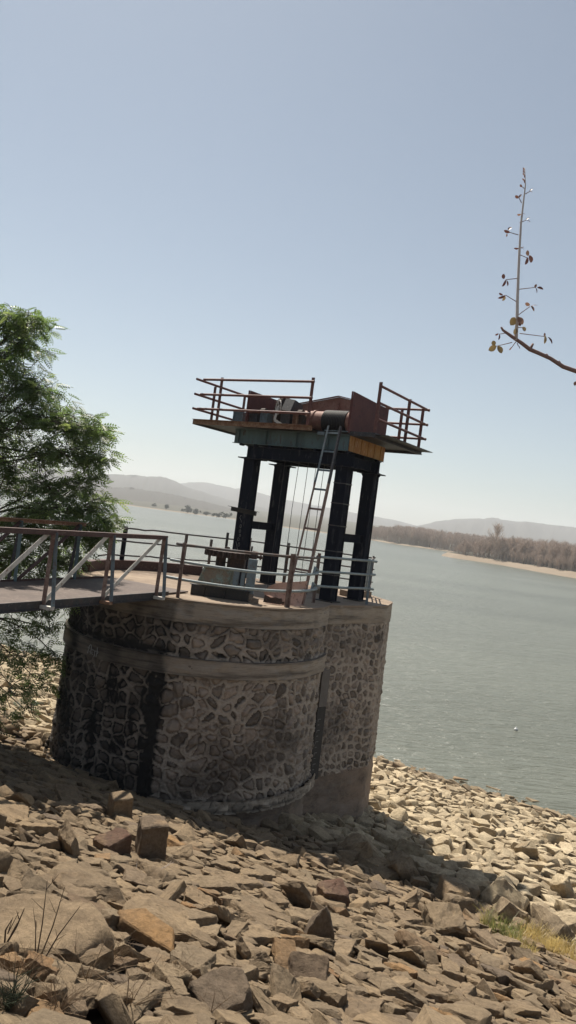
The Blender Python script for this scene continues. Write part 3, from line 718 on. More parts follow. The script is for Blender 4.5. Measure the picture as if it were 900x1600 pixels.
# guard plates and back sheet round the hoist
pz = 2.055
def plate_s(t, s0, s1, z0, za, zb, mat, name):
    m = MB(); a = [lp(t, s0, z0), lp(t, s1, z0), lp(t, s1, zb), lp(t, s0+.02, za)]; bb = [p+LV*.012 for p in a]
    m.add(a+bb, [(3, 2, 1, 0), (4, 5, 6, 7), (0, 1, 5, 4), (1, 2, 6, 5), (2, 3, 7, 6), (3, 0, 4, 7)])
    m.obox(lp(t-.02, s0+.01, (z0+za)/2), LV*.02, SV*.006, UZ*(za-z0)/2)
    m.obox(lp(t-.02, s1-.01, (z0+zb)/2), LV*.025, SV*.006, UZ*(zb-z0)/2)
    return m.build(name, mat, gan)
plate_s(.0, -.06, 1.86, pz, 2.98, 2.93, M['red_oxide'], 'side_plate')
plate_s(-2.80, -.1, 1.86, pz, 2.93, 2.93, M['red_oxide'], 'side_plate')
m = MB(); a = [lp(-2.79, 1.85, pz), lp(-.01, 1.85, pz), lp(-.01, 1.85, 2.93), lp(-1.4, 1.85, 3.20), lp(-2.79, 1.85, 2.93)]; bb = [p+SV*.012 for p in a]
m.add(a+bb, [(0, 1, 2, 3, 4), (9, 8, 7, 6, 5)]+[(i, (i+1) % 5, 5+(i+1) % 5, 5+i) for i in range(5)])
for t in (-1.4, -.5, -2.2): m.obox(lp(t, 1.83, 2.55), LV*.02, SV*.018, UZ*.5)
for (q0, q1) in ((lp(-2.79, 1.82, 2.945), lp(-1.4, 1.82, 3.215)), (lp(-1.4, 1.82, 3.215), lp(-.01, 1.82, 2.945))): m.bar(q0, q1, .07, .02)
m.build('back_sheet', M['drum'], gan)
# railings of the platform
def vpost(t, s, h, mt='rail_rust', lean=0.):
    m = MB(); z = 2.06; m.obox(lp(t, s, z+h/2), LV*.040, SV*.005, UZ*h/2); m.obox(lp(t-.03, s+.03, z+h/2), LV*.005, SV*.028, UZ*h/2); m.build('rail_post', M[mt], gan)
for (t, s, h) in ((-3.50, -.34, 1.12), (-4.12, .22, 1.0), (-.90, -.36, 1.15), (.60, .05, 1.16), (.58, 1.75, 1.12), (.58, 2.62, 1.05), (.0, 2.66, 1.05), (-4.1, 1.5, 1.02), (-2.0, 2.66, 1.0)): vpost(t, s, h)
for h in (1.05, .68, .32):
    e = (1.05-h)*.0
    for a, b_ in ((lp(-4.02-(1.05-h)*.12, -.40, 2.06+h), lp(-.84, -.40, 2.06+h)), (lp(-4.16, -.50, 2.05+h), lp(-4.16, 2.7, 2.06+h)), (lp(.64, .04, 2.07+h), lp(.64, 2.86, 2.06+h)), (lp(.72, 2.70, 2.05+h), lp(-1.0, 2.70, 2.05+h))):
        m = MB(); m.cyl(a, b_, .030, 10); m.build('rail', M['rail_rust'], gan, smooth=True, angle=R(50))
# landing plate beside the ladder
m = MB(); m.obox(lp(-.66, -.06, 1.99), LV*.09, SV*.07, UZ*.035); m.obox(lp(-.30, -.04, 2.07), LV*.30, SV*.05, UZ*.008); m.build('landing', M['steel_blue'], gan)

# ladder
lad = thing('ladder', 'tall leaning steel ladder from the tower deck up to the hoist platform', 'ladder', lp(.05, -1.5, DZ))
T0, T1 = lp(-.33, -.10, 2.16), lp(.05, -1.5, DZ+.012)
for k, (wt, wb) in enumerate(((-.17, -.20), (.17, .20))):
    a, b_ = T0+LV*wt, T1+LV*wb; mid = a.lerp(b_, .34)
    for (p, q, mt) in ((a, mid, 'ladder_blue' if k == 0 else 'dark_steel'), (mid, b_, 'pinkish')):
        m = MB(); d = (q-p).normalized(); nrm = d.cross(LV).normalized()
        m.obox((p+q)/2, (q-p)/2, LV*.006, nrm*.032); m.obox((p+q)/2+LV*(.022 if k == 0 else -.022)+nrm*.029, (q-p)/2, LV*.016, nrm*.004)
        m.build('side_rail', M[mt], lad)
for k in range(9):
    f = .04+k*.112; c = T0.lerp(T1, f); w_ = .17+.03*f
    d = (T1-T0).normalized(); nrm = d.cross(LV).normalized()
    m = MB(); m.obox(c, LV*(w_-.008), d*.022, nrm*.006); m.build('rung', M['pinkish' if k > 3 else 'ladder_blue'], lad)

# hoist cables
for i, (t, s, w0) in enumerate(((-1.75, .25, 0), (-1.5, .5, .03), (-1.25, .5, 0), (-.98, .42, .0), (-.80, .5, .02))):
    m = MB(); m.tube([lp(t, s, 2.0), lp(t-.02-w0, s, .2), lp(t-.04, s, DZ+.02)], .007, 5)
    o = m.build('hoist_cable', M['dark_steel'], loc=lp(t, s, DZ)); props(o, 'thin dark steel hoist cable hanging from the platform between the columns', 'cable', 'hoist cables between the columns')

# winch on the platform
win = thing('winch', 'rusty cable winch with toothed gear and rope drum on the hoist platform', 'winch', lp(-1.4, .6, pz))
m = MB(); a, b_ = lp(-1.95, .55, 2.36), lp(-.03, .55, 2.36); m.cyl(a, b_, .235, 32); m.cyl(lp(-1.25, .55, 2.36), lp(-1.21, .55, 2.36), .26, 32); m.cyl(lp(-.30, .55, 2.36), lp(-.2, .55, 2.36), .262, 32)
m.build('drum', M['drum'], win, smooth=True, angle=R(40))
m = MB()
for k in range(15): t = -.93+k*.042; m.add(*(lambda V: (V, [(i*8+j, i*8+(j+1) % 8, ((i+1) % 28)*8+(j+1) % 8, ((i+1) % 28)*8+j) for i in range(28) for j in range(8)]))([lp(t+.0215*math.cos(2*math.pi*j/8), .55+(.252+.0215*math.sin(2*math.pi*j/8))*math.cos(2*math.pi*i/28), 2.36+(.252+.0215*math.sin(2*math.pi*j/8))*math.sin(2*math.pi*i/28)) for i in range(28) for j in range(8)]))
m.build('wound_rope', M['black_iron'], win, smooth=True)
def gear(m, c, ax, u, v, r, th, teeth, tl, rin=0):
    n = teeth*4; c = Vector(c); V = []
    for side in (-1, 1):
        for i in range(n):
            rr = r+(tl if (i % 4) in (0, 1) else 0); a = 2*math.pi*i/n
            V.append(c+ax*side*th/2+(u*math.cos(a)+v*math.sin(a))*rr)
        for i in range(n): a = 2*math.pi*i/n; V.append(c+ax*side*th/2+(u*math.cos(a)+v*math.sin(a))*max(rin, .01))
    F = []
    for i in range(n):
        j = (i+1) % n
        F += [(i, j, 2*n+j, 2*n+i), (i, n+i, n+j, j), (2*n+i, 2*n+j, 3*n+j, 3*n+i), (n+i, 3*n+i, 3*n+j, n+j)]
    m.add(V, F); return m
m = MB(); gear(m, lp(-2.12, .5, 2.50), LV, SV, UZ, .36, .13, 40, .035, .26); gear(m, lp(-2.12, .5, 2.50), LV, SV, UZ, .10, .14, 12, .0, .03)
for k in range(5):
    a = k*1.2566+.3; d = SV*math.cos(a)+UZ*math.sin(a); m.bar(lp(-2.12, .5, 2.50)+d*.08, lp(-2.12, .5, 2.50)+d*.3, .05, .05, LV)
m.build('toothed_gear', M['gear_rust'], win)
m = MB(); c = lp(-1.97, -.02, 2.56)
m.tube([c+(LV*math.cos(a)*.8+UZ*math.sin(a)+SV*math.cos(a)*-.6)*.17 for a in np.linspace(0, 6.2832, 25)], .014, 6, cap=False)
for k in range(4): a = k*1.57+.4; m.bar(c, c+(LV*math.cos(a)*.8+UZ*math.sin(a)+SV*math.cos(a)*-.6)*.17, .014, .014)
m.bar(c, c+SV*.4, .03, .03); m.build('hand_wheel', M['steel_white'], win)
m = MB(); m.bar(c+Vector((0, 0, .02)), lp(-1.98, -.1, 2.24), .05, .03, SV); m.bar(lp(-1.98, -.1, 2.24), lp(-1.7, -.05, 2.10), .06, .03, SV); m.build('brake_lever', M['steel_white'], win)
m = MB(); P_ = [(-.0, 2.08), (.46, 2.06), (.56, 2.35), (.46, 2.74), (.10, 2.80), (-.06, 2.5)]
a = [lp(-1.86, s, z) for s, z in P_]; bb = [lp(-1.60, s, z-.03) for s, z in P_]; n = 6
m.add(a+bb, [tuple(range(6)), tuple(range(11, 5, -1))]+[(i, (i+1) % 6, 6+(i+1) % 6, 6+i) for i in range(6)]); m.build('gear_housing', M['dark_steel'], win)
for (t, s, h, wd, mt) in ((-3.15, .15, .34, .17, 'steel_blue'), (-2.68, .12, .30, .13, 'dark_steel'), (-2.35, .10, .34, .10, 'steel_blue'), (-1.45, .08, .36, .05, 'rust_light'), (-1.32, .12, .30, .10, 'gear_rust'), (-2.45, .75, .42, .12, 'rust_light'), (-.1, .5, .32, .05, 'rust_light')):
    m = MB(); c = lp(t, s, pz+h/2); m.obox(c, LV*wd*.75, SV*.10, UZ*h/2)
    m.obox(c+UZ*(h/2+.012), LV*(wd*.75+.03), SV*.13, UZ*.012); m.obox(lp(t-wd*.75-.012, s, pz+h/2), LV*.012, SV*.13, UZ*h/2); m.obox(lp(t+wd*.75+.012, s, pz+h/2), LV*.012, SV*.13, UZ*h/2)
    m.build('bearing_pedestal', M[mt], win)
m = MB(); m.cyl(lp(-3.2, .5, 2.50), lp(-1.2, .5, 2.50), .035, 12); m.cyl(lp(-2.9, .1, 2.44), lp(-1.5, .1, 2.44), .028, 12)
for t in (-2.5, -1.45): m.cyl(lp(t, .1, 2.44), lp(t+.12, .1, 2.44), .10, 16)
m.build('shaft', M['gear_rust'], win)

# gate gearing on the round deck
gg = thing('gate_hoist', 'old geared gate hoist with toothed wheel on a black base at the deck edge', 'gearbox', (-1.15, 15.3, DZ))
gx = Vector((1.17, -.10, 0)).normalized(); gy = Vector((-gx.y, gx.x, 0)); gc = Vector((-1.12, 15.03, 0))
def g3(x, y, z): p = gc+gx*x+gy*y; return Vector((p.x, p.y, DZ+.012+z))
m = MB()
m.obox(g3(0, 0, .105), gx*.57, gy*.008, UZ*.10); m.obox(g3(0, .06, .205), gx*.61, gy*.07, UZ*.006)
m.obox(g3(0, .75, .105), gx*.57, gy*.008, UZ*.10); m.obox(g3(-.57, .37, .105), gx*.008, gy*.37, UZ*.10); m.obox(g3(.57, .37, .105), gx*.008, gy*.37, UZ*.10)
for x in (-.3, .1): m.obox(g3(x, -.03, .1), gx*.008, gy*.03, UZ*.095)
m.build('base_frame', M['black_iron'], gg)
m = MB(); a = [g3(-.48, .12, .22), g3(.12, .12, .22), g3(.12, .62, .22), g3(-.48, .62, .22), g3(-.38, .18, .56), g3(.18, .18, .56), g3(.18, .55, .56), g3(-.38, .55, .56)]
m.add(a, [(0, 1, 5, 4), (1, 2, 6, 5), (2, 3, 7, 6), (3, 0, 4, 7), (4, 5, 6, 7), (0, 3, 2, 1)]); m.obox(g3(-.10, .36, .575), gx*.33, gy*.24, UZ*.012)
for x0, x1 in ((-.49, -.39), (.10, .16)): m.bar(g3(x0, .10, .22), g3(x1, .155, .57), .02, .05, gy)
m.build('pedestal', M['green_box'], gg)
m = MB(); m.obox(g3(.26, .15, .40), gx*.05, gy*.05, UZ*.19); m.obox(g3(.40, .12, .38), gx*.035, gy*.05, UZ*.17); m.build('guide_post', M['steel_blue'], gg)
m = MB(); m.obox(g3(.56, .1, .50), gx*.085, gy*.05, UZ*.34); m.build('guide_column', M['steel_blue'], gg)
m = MB(); m.obox(g3(.20, .38, .69), gx*.17, gy*.14, UZ*.10); m.cyl(g3(-.12, .36, .58), g3(-.12, .36, .80), .10, 16); m.build('gear_case', M['gear_rust'], gg)
m = MB(); gear(m, g3(-.02, .36, .86), UZ, gx, gy, .385, .115, 24, .06, .10); m.cyl(g3(-.02, .36, .80), g3(-.02, .36, 1.0), .05, 12); m.build('toothed_wheel', M['gear_rust'], gg)
m = MB(); m.cyl(g3(.40, .3, .90), g3(.72, .3, .88), .03, 10); m.cyl(g3(.50, .3, .90), g3(.60, .3, .89), .10, 16); m.cyl(g3(.66, .3, .89), g3(.69, .3, .89), .06, 12); m.cyl(g3(.46, .34, .8), g3(.48, .3, 1.08), .02, 8)
m.build('pinion', M['gear_rust'], gg)
m = MB(); m.obox((-.50+.08, 14.98, DZ+.06), (.07, -.006, 0), (.006, .07, 0), (0, 0, .05)); bw = m.build('stone_block', M['decktop'], loc=(-.42, 14.98, DZ)); props(bw, 'small pale square block beside the black base of the gate hoist', 'block')

# curved salmon sheet lying on the deck
m = MB(); ns_, nz_ = 18, 6; V = []
for i in range(ns_):
    a = i/(ns_-1); x = -.28+.86*a; 
    for j in range(nz_):
        b_ = j/(nz_-1); hgt = .38+.12*a
        V.append((x+.08*(1-b_)*(.5-a)*2, 15.42+.30*(a-.35)**2*2-.22*(1-b_)**1.6+.0, DZ+.02+hgt*b_*(1-(1-a)**7*.5)))
nv = len(V); V2 = [(x, y+.008, z) for x, y, z in V]
F = []
for i in range(ns_-1):
    for j in range(nz_-1):
        k = i*nz_+j; F += [(k, k+nz_, k+nz_+1, k+1), (nv+k, nv+k+1, nv+k+nz_+1, nv+k+nz_)]
m.add(V+V2, F); sh = m.build('curved_sheet', M['salmon'], loc=(.1, 15.4, DZ), smooth=True); props(sh, 'salmon painted curved metal sheet leaning on the tower deck by the ladder foot', 'metal sheet')
m = MB(); pp = [(-.26, .02), (-.24, .17), (-.12, .13), (-.02, .15), (.04, .13), (.10, .14), (.11, .08), (.16, .08), (.16, .04), (.10, .03), (.08, .015)]
V = [(x, 15.19+.12*abs(x-.0)*.3-.02, DZ+.014+z) for x, z in pp]; n = len(V); m.add(V+[(x, y+.006, z) for x, y, z in V], [tuple(range(n)), tuple(range(2*n-1, n-1, -1))]+[(i, (i+1) % n, n+(i+1) % n, n+i) for i in range(n)])
m.build('rusted_plate', M['gear_rust'], sh)

# ------------------------------------------------------------------ footbridge
bd = Vector((-.39, -.92, 0)).normalized(); bn = Vector((.92, -.39, 0)).normalized(); b0 = Vector((-2.08, 14.38, 0))
BZ = -1.72
def bp(k, o_, z): p = b0+bd*k+bn*o_; return Vector((p.x, p.y, z))
br = thing('footbridge', 'narrow rusty steel truss footbridge leading from the bank to the tower deck', 'bridge', bp(0, -.9, BZ))
BW = 1.85; KE = 13.0
m = MB(); m.obox((bp(-.9, -BW/2, BZ)+bp(KE, -BW/2, BZ))/2, bd*(KE+.9)/2, bn*(BW/2-.03), UZ*.012); m.build('deck_plate', M['deck_brown'], br)
for o_ in (0, -BW):
    m = MB(); a, b_ = bp(-.9 if o_ else -.1, o_, BZ-.02), bp(KE, o_, BZ-.02); m.obox((a+b_)/2, (b_-a)/2, bn*.012, UZ*.065); m.obox((a+b_)/2-UZ*.06, (b_-a)/2, bn*.05, UZ*.006); m.build('edge_beam', M['brown_steel'] if o_ else M['dark_steel'], br)
ks = (.38, 1.98, 3.40, 4.85, 6.3, 7.75, 9.2, 10.65, 12.1)
for o_, sgn in ((0, 1), (-BW, -1)):
    zt = -.665 if o_ == 0 else -.655
    m = MB(); a, b_ = bp(.28 if o_ == 0 else .1, o_+sgn*.03, zt), bp(KE, o_+sgn*.03, zt)
    m.obox((a+b_)/2+UZ*.035, (b_-a)/2, bn*.045, UZ*.004); m.obox((a+b_)/2+bn*sgn*.04, (b_-a)/2, bn*.005, UZ*.035)
    m.build('top_chord', M['brown_steel'] if o_ == 0 else M['rust_light'], br)
    for i, k in enumerate(ks):
        m = MB(); f0, f1 = bp(k, o_+sgn*.00, BZ-.04), bp(k, o_+sgn*.18, BZ-.04)
        m.bar(f0-bn*sgn*.1, f1+bn*sgn*.03, .09, .05); m.build('outrigger', M['steel_white' if i != 1 else 'rust_light'], br)
        m = MB(); m.angle(bp(k, o_, BZ-.02), bp(k, o_+sgn*.02, zt), .075, .006, bd); m.build('post', M['post_rust'] if o_ == 0 else M['teal'], br)
        m = MB(); m.angle(bp(k-.02, o_+sgn*.16, BZ-.015), bp(k-.02, o_+sgn*.05, zt), .07, .006, bd); m.build('post_strut', M['steel_blue' if o_ == 0 else 'dark_steel'], br)
        if i+1 < len(ks):
            m = MB(); m.angle(bp(k+.03, o_+sgn*.035, zt-.02), bp(ks[i+1]-.04, o_+sgn*.035, BZ+.01), .075, .006, bn*sgn); m.build('diagonal', M['steel_white'] if o_ == 0 else M['brown_steel'], br)

# ------------------------------------------------------------------ riprap rocks
def hull(pts):
    bm = bmesh.new()
    for p in pts: bm.verts.new(p)
    r_ = bmesh.ops.convex_hull(bm, input=bm.verts)
    dead = [v for v in bm.verts if not v.link_faces]
    bmesh.ops.delete(bm, geom=dead, context='VERTS')
    return bm
def rock_pts(r, a, b, c, jit=.24):
    P = []
    for sx in (-1, 1):
        for sy in (-1, 1):
            for sz in (-1, 1):
                j = r.uniform(-jit, jit, 3); base = np.array([sx, sy, sz])*(1+j)
                if r.random() < .45:
                    for ax in range(3):
                        q = base.copy(); q[ax] *= r.uniform(.35, .8); P.append(q)
                else: P.append(base)
    return np.array(P)*np.array([a, b, c])*.5
def rock_mesh(r, a, b, c, cuts=0, bev=.05, rough=.03, jit=.24, pts=None):
    P = rock_pts(r, a, b, c, jit) if pts is None else pts
    bm = hull(P.tolist()); sz = (a*b*c)**(1/3)
    bmesh.ops.dissolve_limit(bm, angle_limit=R(7), verts=bm.verts, edges=bm.edges)
    if bev: bmesh.ops.bevel(bm, geom=[e for e in bm.edges], offset=bev*sz, segments=1, profile=.6, affect='EDGES', clamp_overlap=True)
    bmesh.ops.triangulate(bm, faces=bm.faces)
    if cuts:
        for _ in range(cuts):
            long = [e for e in bm.edges if e.calc_length() > sz*.16]
            if not long: break
            bmesh.ops.subdivide_edges(bm, edges=long, cuts=1, use_grid_fill=True)
            bmesh.ops.triangulate(bm, faces=bm.faces)
        bm.normal_update(); off = Vector(r.uniform(-50, 50, 3))
        dd = []
        for v in bm.verts:
            q = v.co/sz+off; n1 = noise.fractal(q*1.4, .8, 2, 3); n2 = noise.fractal(q*5.5, .7, 2.1, 3)
            rdg = abs(noise.noise(q*2.7+Vector((9, 3, 1))))
            dd.append(v.normal*(n1*rough*1.5+n2*rough*.75-max(0, .10-rdg)*rough*3.5)*sz)
        for v, d in zip(bm.verts, dd): v.co += d
        bmesh.ops.triangulate(bm, faces=bm.faces)
    V = np.array([v.co[:] for v in bm.verts]); F = np.array([[v.index for v in f.verts] for f in bm.faces]); bm.free()
    return V, F

GN = Vector((.53*.33, .85*.33, 1)).normalized(); GN2 = Vector((.53*.19, .85*.19, 1)).normalized()
def rotm(r, q, tilt, yaw=None):
    n = GN if q < 12.5 else GN2
    yaw = r.uniform(0, 2*math.pi) if yaw is None else yaw
    ax = Vector((math.cos(a_ := r.uniform(0, 6.283)), math.sin(a_), 0))
    return Matrix.Rotation(tilt, 3, ax) @ Vector((0, 0, 1)).rotation_difference(n).to_matrix() @ Matrix.Rotation(yaw, 3, 'Z')

r = np.random.default_rng(5)
placed = []   # x, y, rad
grid = {}
def ok(x, y, rad, f):
    ci, cj = int(x//1.2), int(y//1.2)
    for i in (-1, 0, 1):
        for j in (-1, 0, 1):
            for (a, b_, c) in grid.get((ci+i, cj+j), ()):
                if (a-x)**2+(b_-y)**2 < ((c+rad)*f)**2: return False
    return True
def put(x, y, rad): placed.append((x, y, rad)); grid.setdefault((int(x//1.2), int(y//1.2)), []).append((x, y, rad))
def in_tower(x, y, rad=0):
    if (x-TC[0])**2+(y-TC[1])**2 < (TR+.02-rad*.2)**2: return True
    ins = True
    for i in range(len(WP)):
        a, b_ = WP[i], WP[(i+1) % len(WP)]
        if (b_[0]-a[0])*(y-a[1])-(b_[1]-a[1])*(x-a[0]) < -.02: ins = False
    return ins
def in_view(x, y, z, m=60):
    p = Vector((x, y, z)); d = p.dot(fwd)
    if d < .5: return None
    u, v = p.dot(rt)/d*FPX+450, 800-p.dot(upv)/d*FPX
    return (u, v, d) if -m < u < 900+m and v < 1600+m*1.5 else None

specials = []
def special(name, px, py, dims, tilt, yaw, rv, label, lift=0., pts=None, ax=None, cuts=3, rough=.025, jit=.18):
    p = gp(px, py); specials.append((name, p, dims, tilt, yaw, rv, label, lift, pts, ax, cuts, rough, jit)); put(p.x, p.y, max(dims[0], dims[1])*.45)
special('rock', 185, 1283, (.30, .28, .36), .10, .5, .1, 'small upright cube shaped rock with a sunlit top standing in the tower shadow edge', .20, jit=.06)
special('rock', 233, 1345, (.31, .28, .54), .06, .35, .86, 'tall dark upright block of rock with a pitted front left of the tower foot', .20, jit=.05, rough=.04)
special('rock', 174, 1335, (.32, .28, .24), .25, .9, 1.0, 'dark reddish round-edged rock left of the tall upright block', .10, rough=.04)
special('rock', 518, 1418, (.32, .26, .30), .2, .3, 1.0, 'reddish brown chunky rock behind the pointed grey stone', .12, rough=.045)
special('rock', 495, 1475, (.34, .15, .55), .15, .3, .88, 'pointed grey rough stone standing on edge in the middle of the riprap', .12, rough=.03, pts=np.array([(-.20, -.07, -.25), (.20, -.07, -.25), (.22, .08, -.25), (-.18, .09, -.25), (-.14, -.06, .05), (.15, -.07, .0), (.02, -.03, .30), (.07, .03, .27), (-.10, .07, .10), (.14, .07, .05)]))
special('rock', 55, 1478, (.95, .62, .16), .08, .15, .3, 'very large flat brown slab near the lower left corner', .10, rough=.035, pts=np.array([(-.50, -.22, -.1), (-.30, -.34, -.1), (.34, -.30, -.1), (.52, -.02, -.1), (.38, .27, -.1), (-.05, .34, -.1), (-.46, .24, -.1), (-.46, -.20, .06), (-.28, -.30, .08), (.30, -.27, .05), (.47, -.02, .07), (.33, .22, .09), (-.05, .29, .10), (-.40, .2, .09)]))
special('rock', 230, 1475, (.6, .3, .12), .14, -.5, .95, 'flat orange-tan slab lying beside the very large brown slab', .12, rough=.025, pts=np.array([(-.32, -.04, -.05), (-.20, -.13, -.05), (.34, -.12, -.05), (.20, .08, -.05), (-.15, .13, -.05), (-.30, -.03, .04), (-.18, -.11, .05), (.32, -.11, .03), (.18, .06, .05), (-.14, .11, .06)]))
special('rock', 700, 1380, (.26, .22, .42), .35, .4, .5, 'pale upright rounded boulder in the row below the tower shadow', .18, cuts=3)
special('rock', 345, 1575, (.36, .30, .34), .25, .7, .86, 'broken dark boulder with a vertical split face at the bottom edge', -.02, rough=.05)
special('rock', 690, 1460, (.46, .40, .36), .3, .2, .6, 'large broken boulder with a dark hollow side on the right slope', .12, rough=.06)

# sizes thrown in order, big first
def throw(n, x0, x1, y0, y1, rad0, rad1, f, cond=None):
    k = 0
    for _ in range(n):
        x, y = r.uniform(x0, x1), r.uniform(y0, y1); rad = r.uniform(rad0, rad1)
        q = QQ(x, y)
        if q > 29.5 or (cond and not cond(x, y, q)) or in_tower(x, y, rad): continue
        z = float(gz(x, y)); iv = in_view(x, y, z, 420)
        if iv is None: continue
        if ok(x, y, rad, f): put(x, y, rad); k += 1
    return k
near = lambda x, y, q: q < 12.6
far_ = lambda x, y, q: q >= 12.6
throw(40, -5, .2, 5, 9, .22, .30, .95, near)
throw(110, -7, 7, 3.5, 12, .15, .21, .98, near)
throw(2600, -11, 11, 3.5, 17, .105, .16, .80, near)
throw(14000, -11, 11, 3.5, 17, .065, .105, .74, near)
throw(34000, -11, 11, 3.5, 15, .04, .065, .76, near)
throw(260, 1.2, 9, 10, 18, .17, .27, .80, lambda x, y, q: 12.2 < q < 13.9)
throw(1500, -24, 17, 11, 40, .14, .21, 1.0, far_)
throw(14000, -24, 17, 11, 40, .10, .15, .84, far_)
throw(42000, -24, 17, 11, 40, .06, .10, .80, far_)
nsp = len(specials)
items = []
for i, (x, y, rad) in enumerate(placed[nsp:]):
    z = float(gz(x, y)); iv = in_view(x, y, z, 10); q = QQ(x, y)
    vis = iv is not None and iv[0] > 5 and iv[0] < 895 and iv[1] < 1595
    items.append((rad/iv[2] if vis else 0, x, y, z, rad, q))
items.sort(reverse=True)
NIND = 300-nsp
def pale_of(q): return float(np.clip((q-12.9)/.9, 0, 1))
def shape(rad, q):
    a = rad*2*r.uniform(1.0, 1.45); b_ = a*r.uniform(.55, .85); c = a*(r.uniform(.15, .32) if rad > .15 else r.uniform(.18, .38)) if q < 12.2 else a*r.uniform(.45, .8)
    if rad < .09: c = a*r.uniform(.4, .7)
    return a, b_, c
def lay(rad, q):
    u = r.random()
    tilt = abs(r.normal(0, .15)) if (u < .87 or rad > .17) else r.uniform(.4, 1.0)
    if q > 12.4: tilt = abs(r.normal(0, .35))
    return tilt
def describe(px, py, rad, tilt, rv, q):
    size = 'broad' if rad > .21 else ('mid-sized' if rad > .13 else 'small')
    colr = 'pale tan' if q > 13.2 else ('dark grey brown' if .82 < rv < .925 else 'orange tan' if .925 <= rv < .965 else 'reddish' if rv >= .965 else 'brown')
    form = 'boulder' if q > 12.4 else ('upended angular stone' if tilt > .4 else 'flat-topped stone')
    if q > 13.2: zone = 'right of the tower beyond the shadow'
    elif q > 12.2: zone = 'in the row at the foot of the slope'
    elif py > 1500: zone = 'at the bottom edge, '+('left' if px < 300 else 'middle' if px < 600 else 'right')
    elif px < 300: zone = 'on the left of the slope'+(' near the shadow' if py < 1330 else '')
    elif px < 600: zone = 'in the middle of the slope'+(' just below the tower' if py < 1400 else '')
    else: zone = 'on the right of the slope'
    return size+' '+colr+' '+form+' '+zone, colr+' '+form+'s '+zone
for (sc, x, y, z, rad, q) in items[:NIND]:
    a, b_, c = shape(rad, q); tilt = lay(rad, q); rv_ = r.random()*.97
    V, F = rock_mesh(r, a, b_, c, cuts=4 if rad > .15 else 3, bev=.02, rough=.052, jit=r.choice([.24, .34, .42]))
    Rm = np.array(rotm(r, q, tilt)); lift = c*.16+r.uniform(0, .04)+tilt*.05
    V = V@Rm.T; o_ = (x, y, z+lift); iv = in_view(x, y, z+lift)
    V = V+np.array(o_); ob = npmesh('rock', V, F, M['rock'], attrs=dict(rv=np.full(len(V), rv_), pale=np.full(len(V), pale_of(q))), smooth=True, loc=o_, sharp=R(28))
    lb, gr = describe(iv[0], iv[1], rad, tilt, rv_, q); props(ob, lb, 'rock', gr)
for (name, p, dims, tilt, yaw, rv_, label, lift, pts, ax, cuts, rough, jit) in specials:
    V, F = rock_mesh(r, *dims, cuts=cuts+1, bev=.04, rough=rough, jit=jit, pts=pts)
    Rm = np.array(Matrix.Rotation(tilt, 3, 'X')@Matrix.Rotation(yaw, 3, 'Z')); o_ = (p.x, p.y, p.z+lift)
    V = V@Rm.T+np.array(o_)
    ob = npmesh(name, V, F, M['rock'], attrs=dict(rv=np.full(len(V), rv_), pale=np.full(len(V), .8 if 'pale' in label else 0.)), smooth=True, loc=o_, sharp=R(32)); props(ob, label, 'rock')
# the rest as one mass
protoM = [rock_mesh(r, 1, *(lambda b_: (b_, b_*r.uniform(.5, .8)))(r.uniform(.62, .9)), cuts=1, bev=.03, rough=.045, jit=.36) for _ in range(36)]
protoS = [rock_mesh(r, 1, *(lambda b_: (b_, b_*r.uniform(.5, .8)))(r.uniform(.62, .9)), cuts=0, bev=.03, rough=0, jit=.36) for _ in range(48)]
Vs, Fs, RVs, PLs, n = [], [], [], [], 0
for (sc, x, y, z, rad, q) in items[NIND:]:
    V, F = (protoM if rad/max(3, y) > .010 else protoS)[r.integers(36)]
    a = rad*2*r.uniform(1.0, 1.3)
    tilt = lay(rad, q); Rm = np.array(rotm(r, q, tilt)); sc3 = np.array([1, r.uniform(.85, 1.15), r.uniform(.6, .95) if q < 12.4 else r.uniform(.8, 1.2)])*a
    W = (V*sc3)@Rm.T+np.array([x, y, z+a*.06+r.uniform(-.02, .05)*(rad/.12)])
    Vs.append(W); Fs.append(F+n); n += len(V); RVs.append(np.full(len(V), r.random()*.93)); PLs.append(np.full(len(V), np.clip(pale_of(q)+r.normal(0, .04), 0, 1)*(.25 if z < WATER+.16 else 1)))
o = npmesh('riprap', np.concatenate(Vs), np.concatenate(Fs), M['rock'], attrs=dict(rv=np.concatenate(RVs), pale=np.concatenate(PLs)), smooth=True, sharp=R(30))
props(o, 'mass of smaller broken stones covering the bank down to the water', 'riprap', kind='stuff')
print('rocks', len(placed))

# ------------------------------------------------------------------ the green tree on the left
def leaflets():
    """one pinnate leaf along +x, drooping"""
    V, F = [], []
    L = .27
    for k in range(5):
        u = (k+1.2)/6; x = L*u; z = -.22*L*u*u
        for s in (-1, 1):
            l = .092*(1-.35*abs(u-.45)*2); d = np.array([.55, s*.83, -.18]); d /= np.linalg.norm(d); n_ = np.array([-.5, .35*s, .0]); wv = np.cross(d, [0, 0, 1.]); wv /= np.linalg.norm(wv)
            b_ = np.array([x, 0, z]); i = len(V); V += [b_, b_+d*l*.45+wv*.017, b_+d*l, b_+d*l*.45-wv*.017+np.array([0, 0, -.002])]; F.append((i, i+1, i+2, i+3))
    i = len(V); V += [np.array([L*.98, 0, -.21*L]), np.array([L+.03, .009, -.24*L]), np.array([L+.065, 0, -.3*L]), np.array([L+.03, -.009, -.24*L])]; F.append((i, i+1, i+2, i+3))
    i = len(V); V += [np.array([0, .0015, 0]), np.array([L, .001, -.22*L]), np.array([L, -.001, -.22*L]), np.array([0, -.0015, 0])]; F.append((i, i+1, i+2, i+3))
    return np.array(V), np.array(F)
LV_, LF_ = leaflets()
tree = thing('neem_tree', 'leafy green tree with feathery leaves at the left edge behind the footbridge', 'tree', (-8.0, 16.2, float(gz(-8.0, 16.2))))
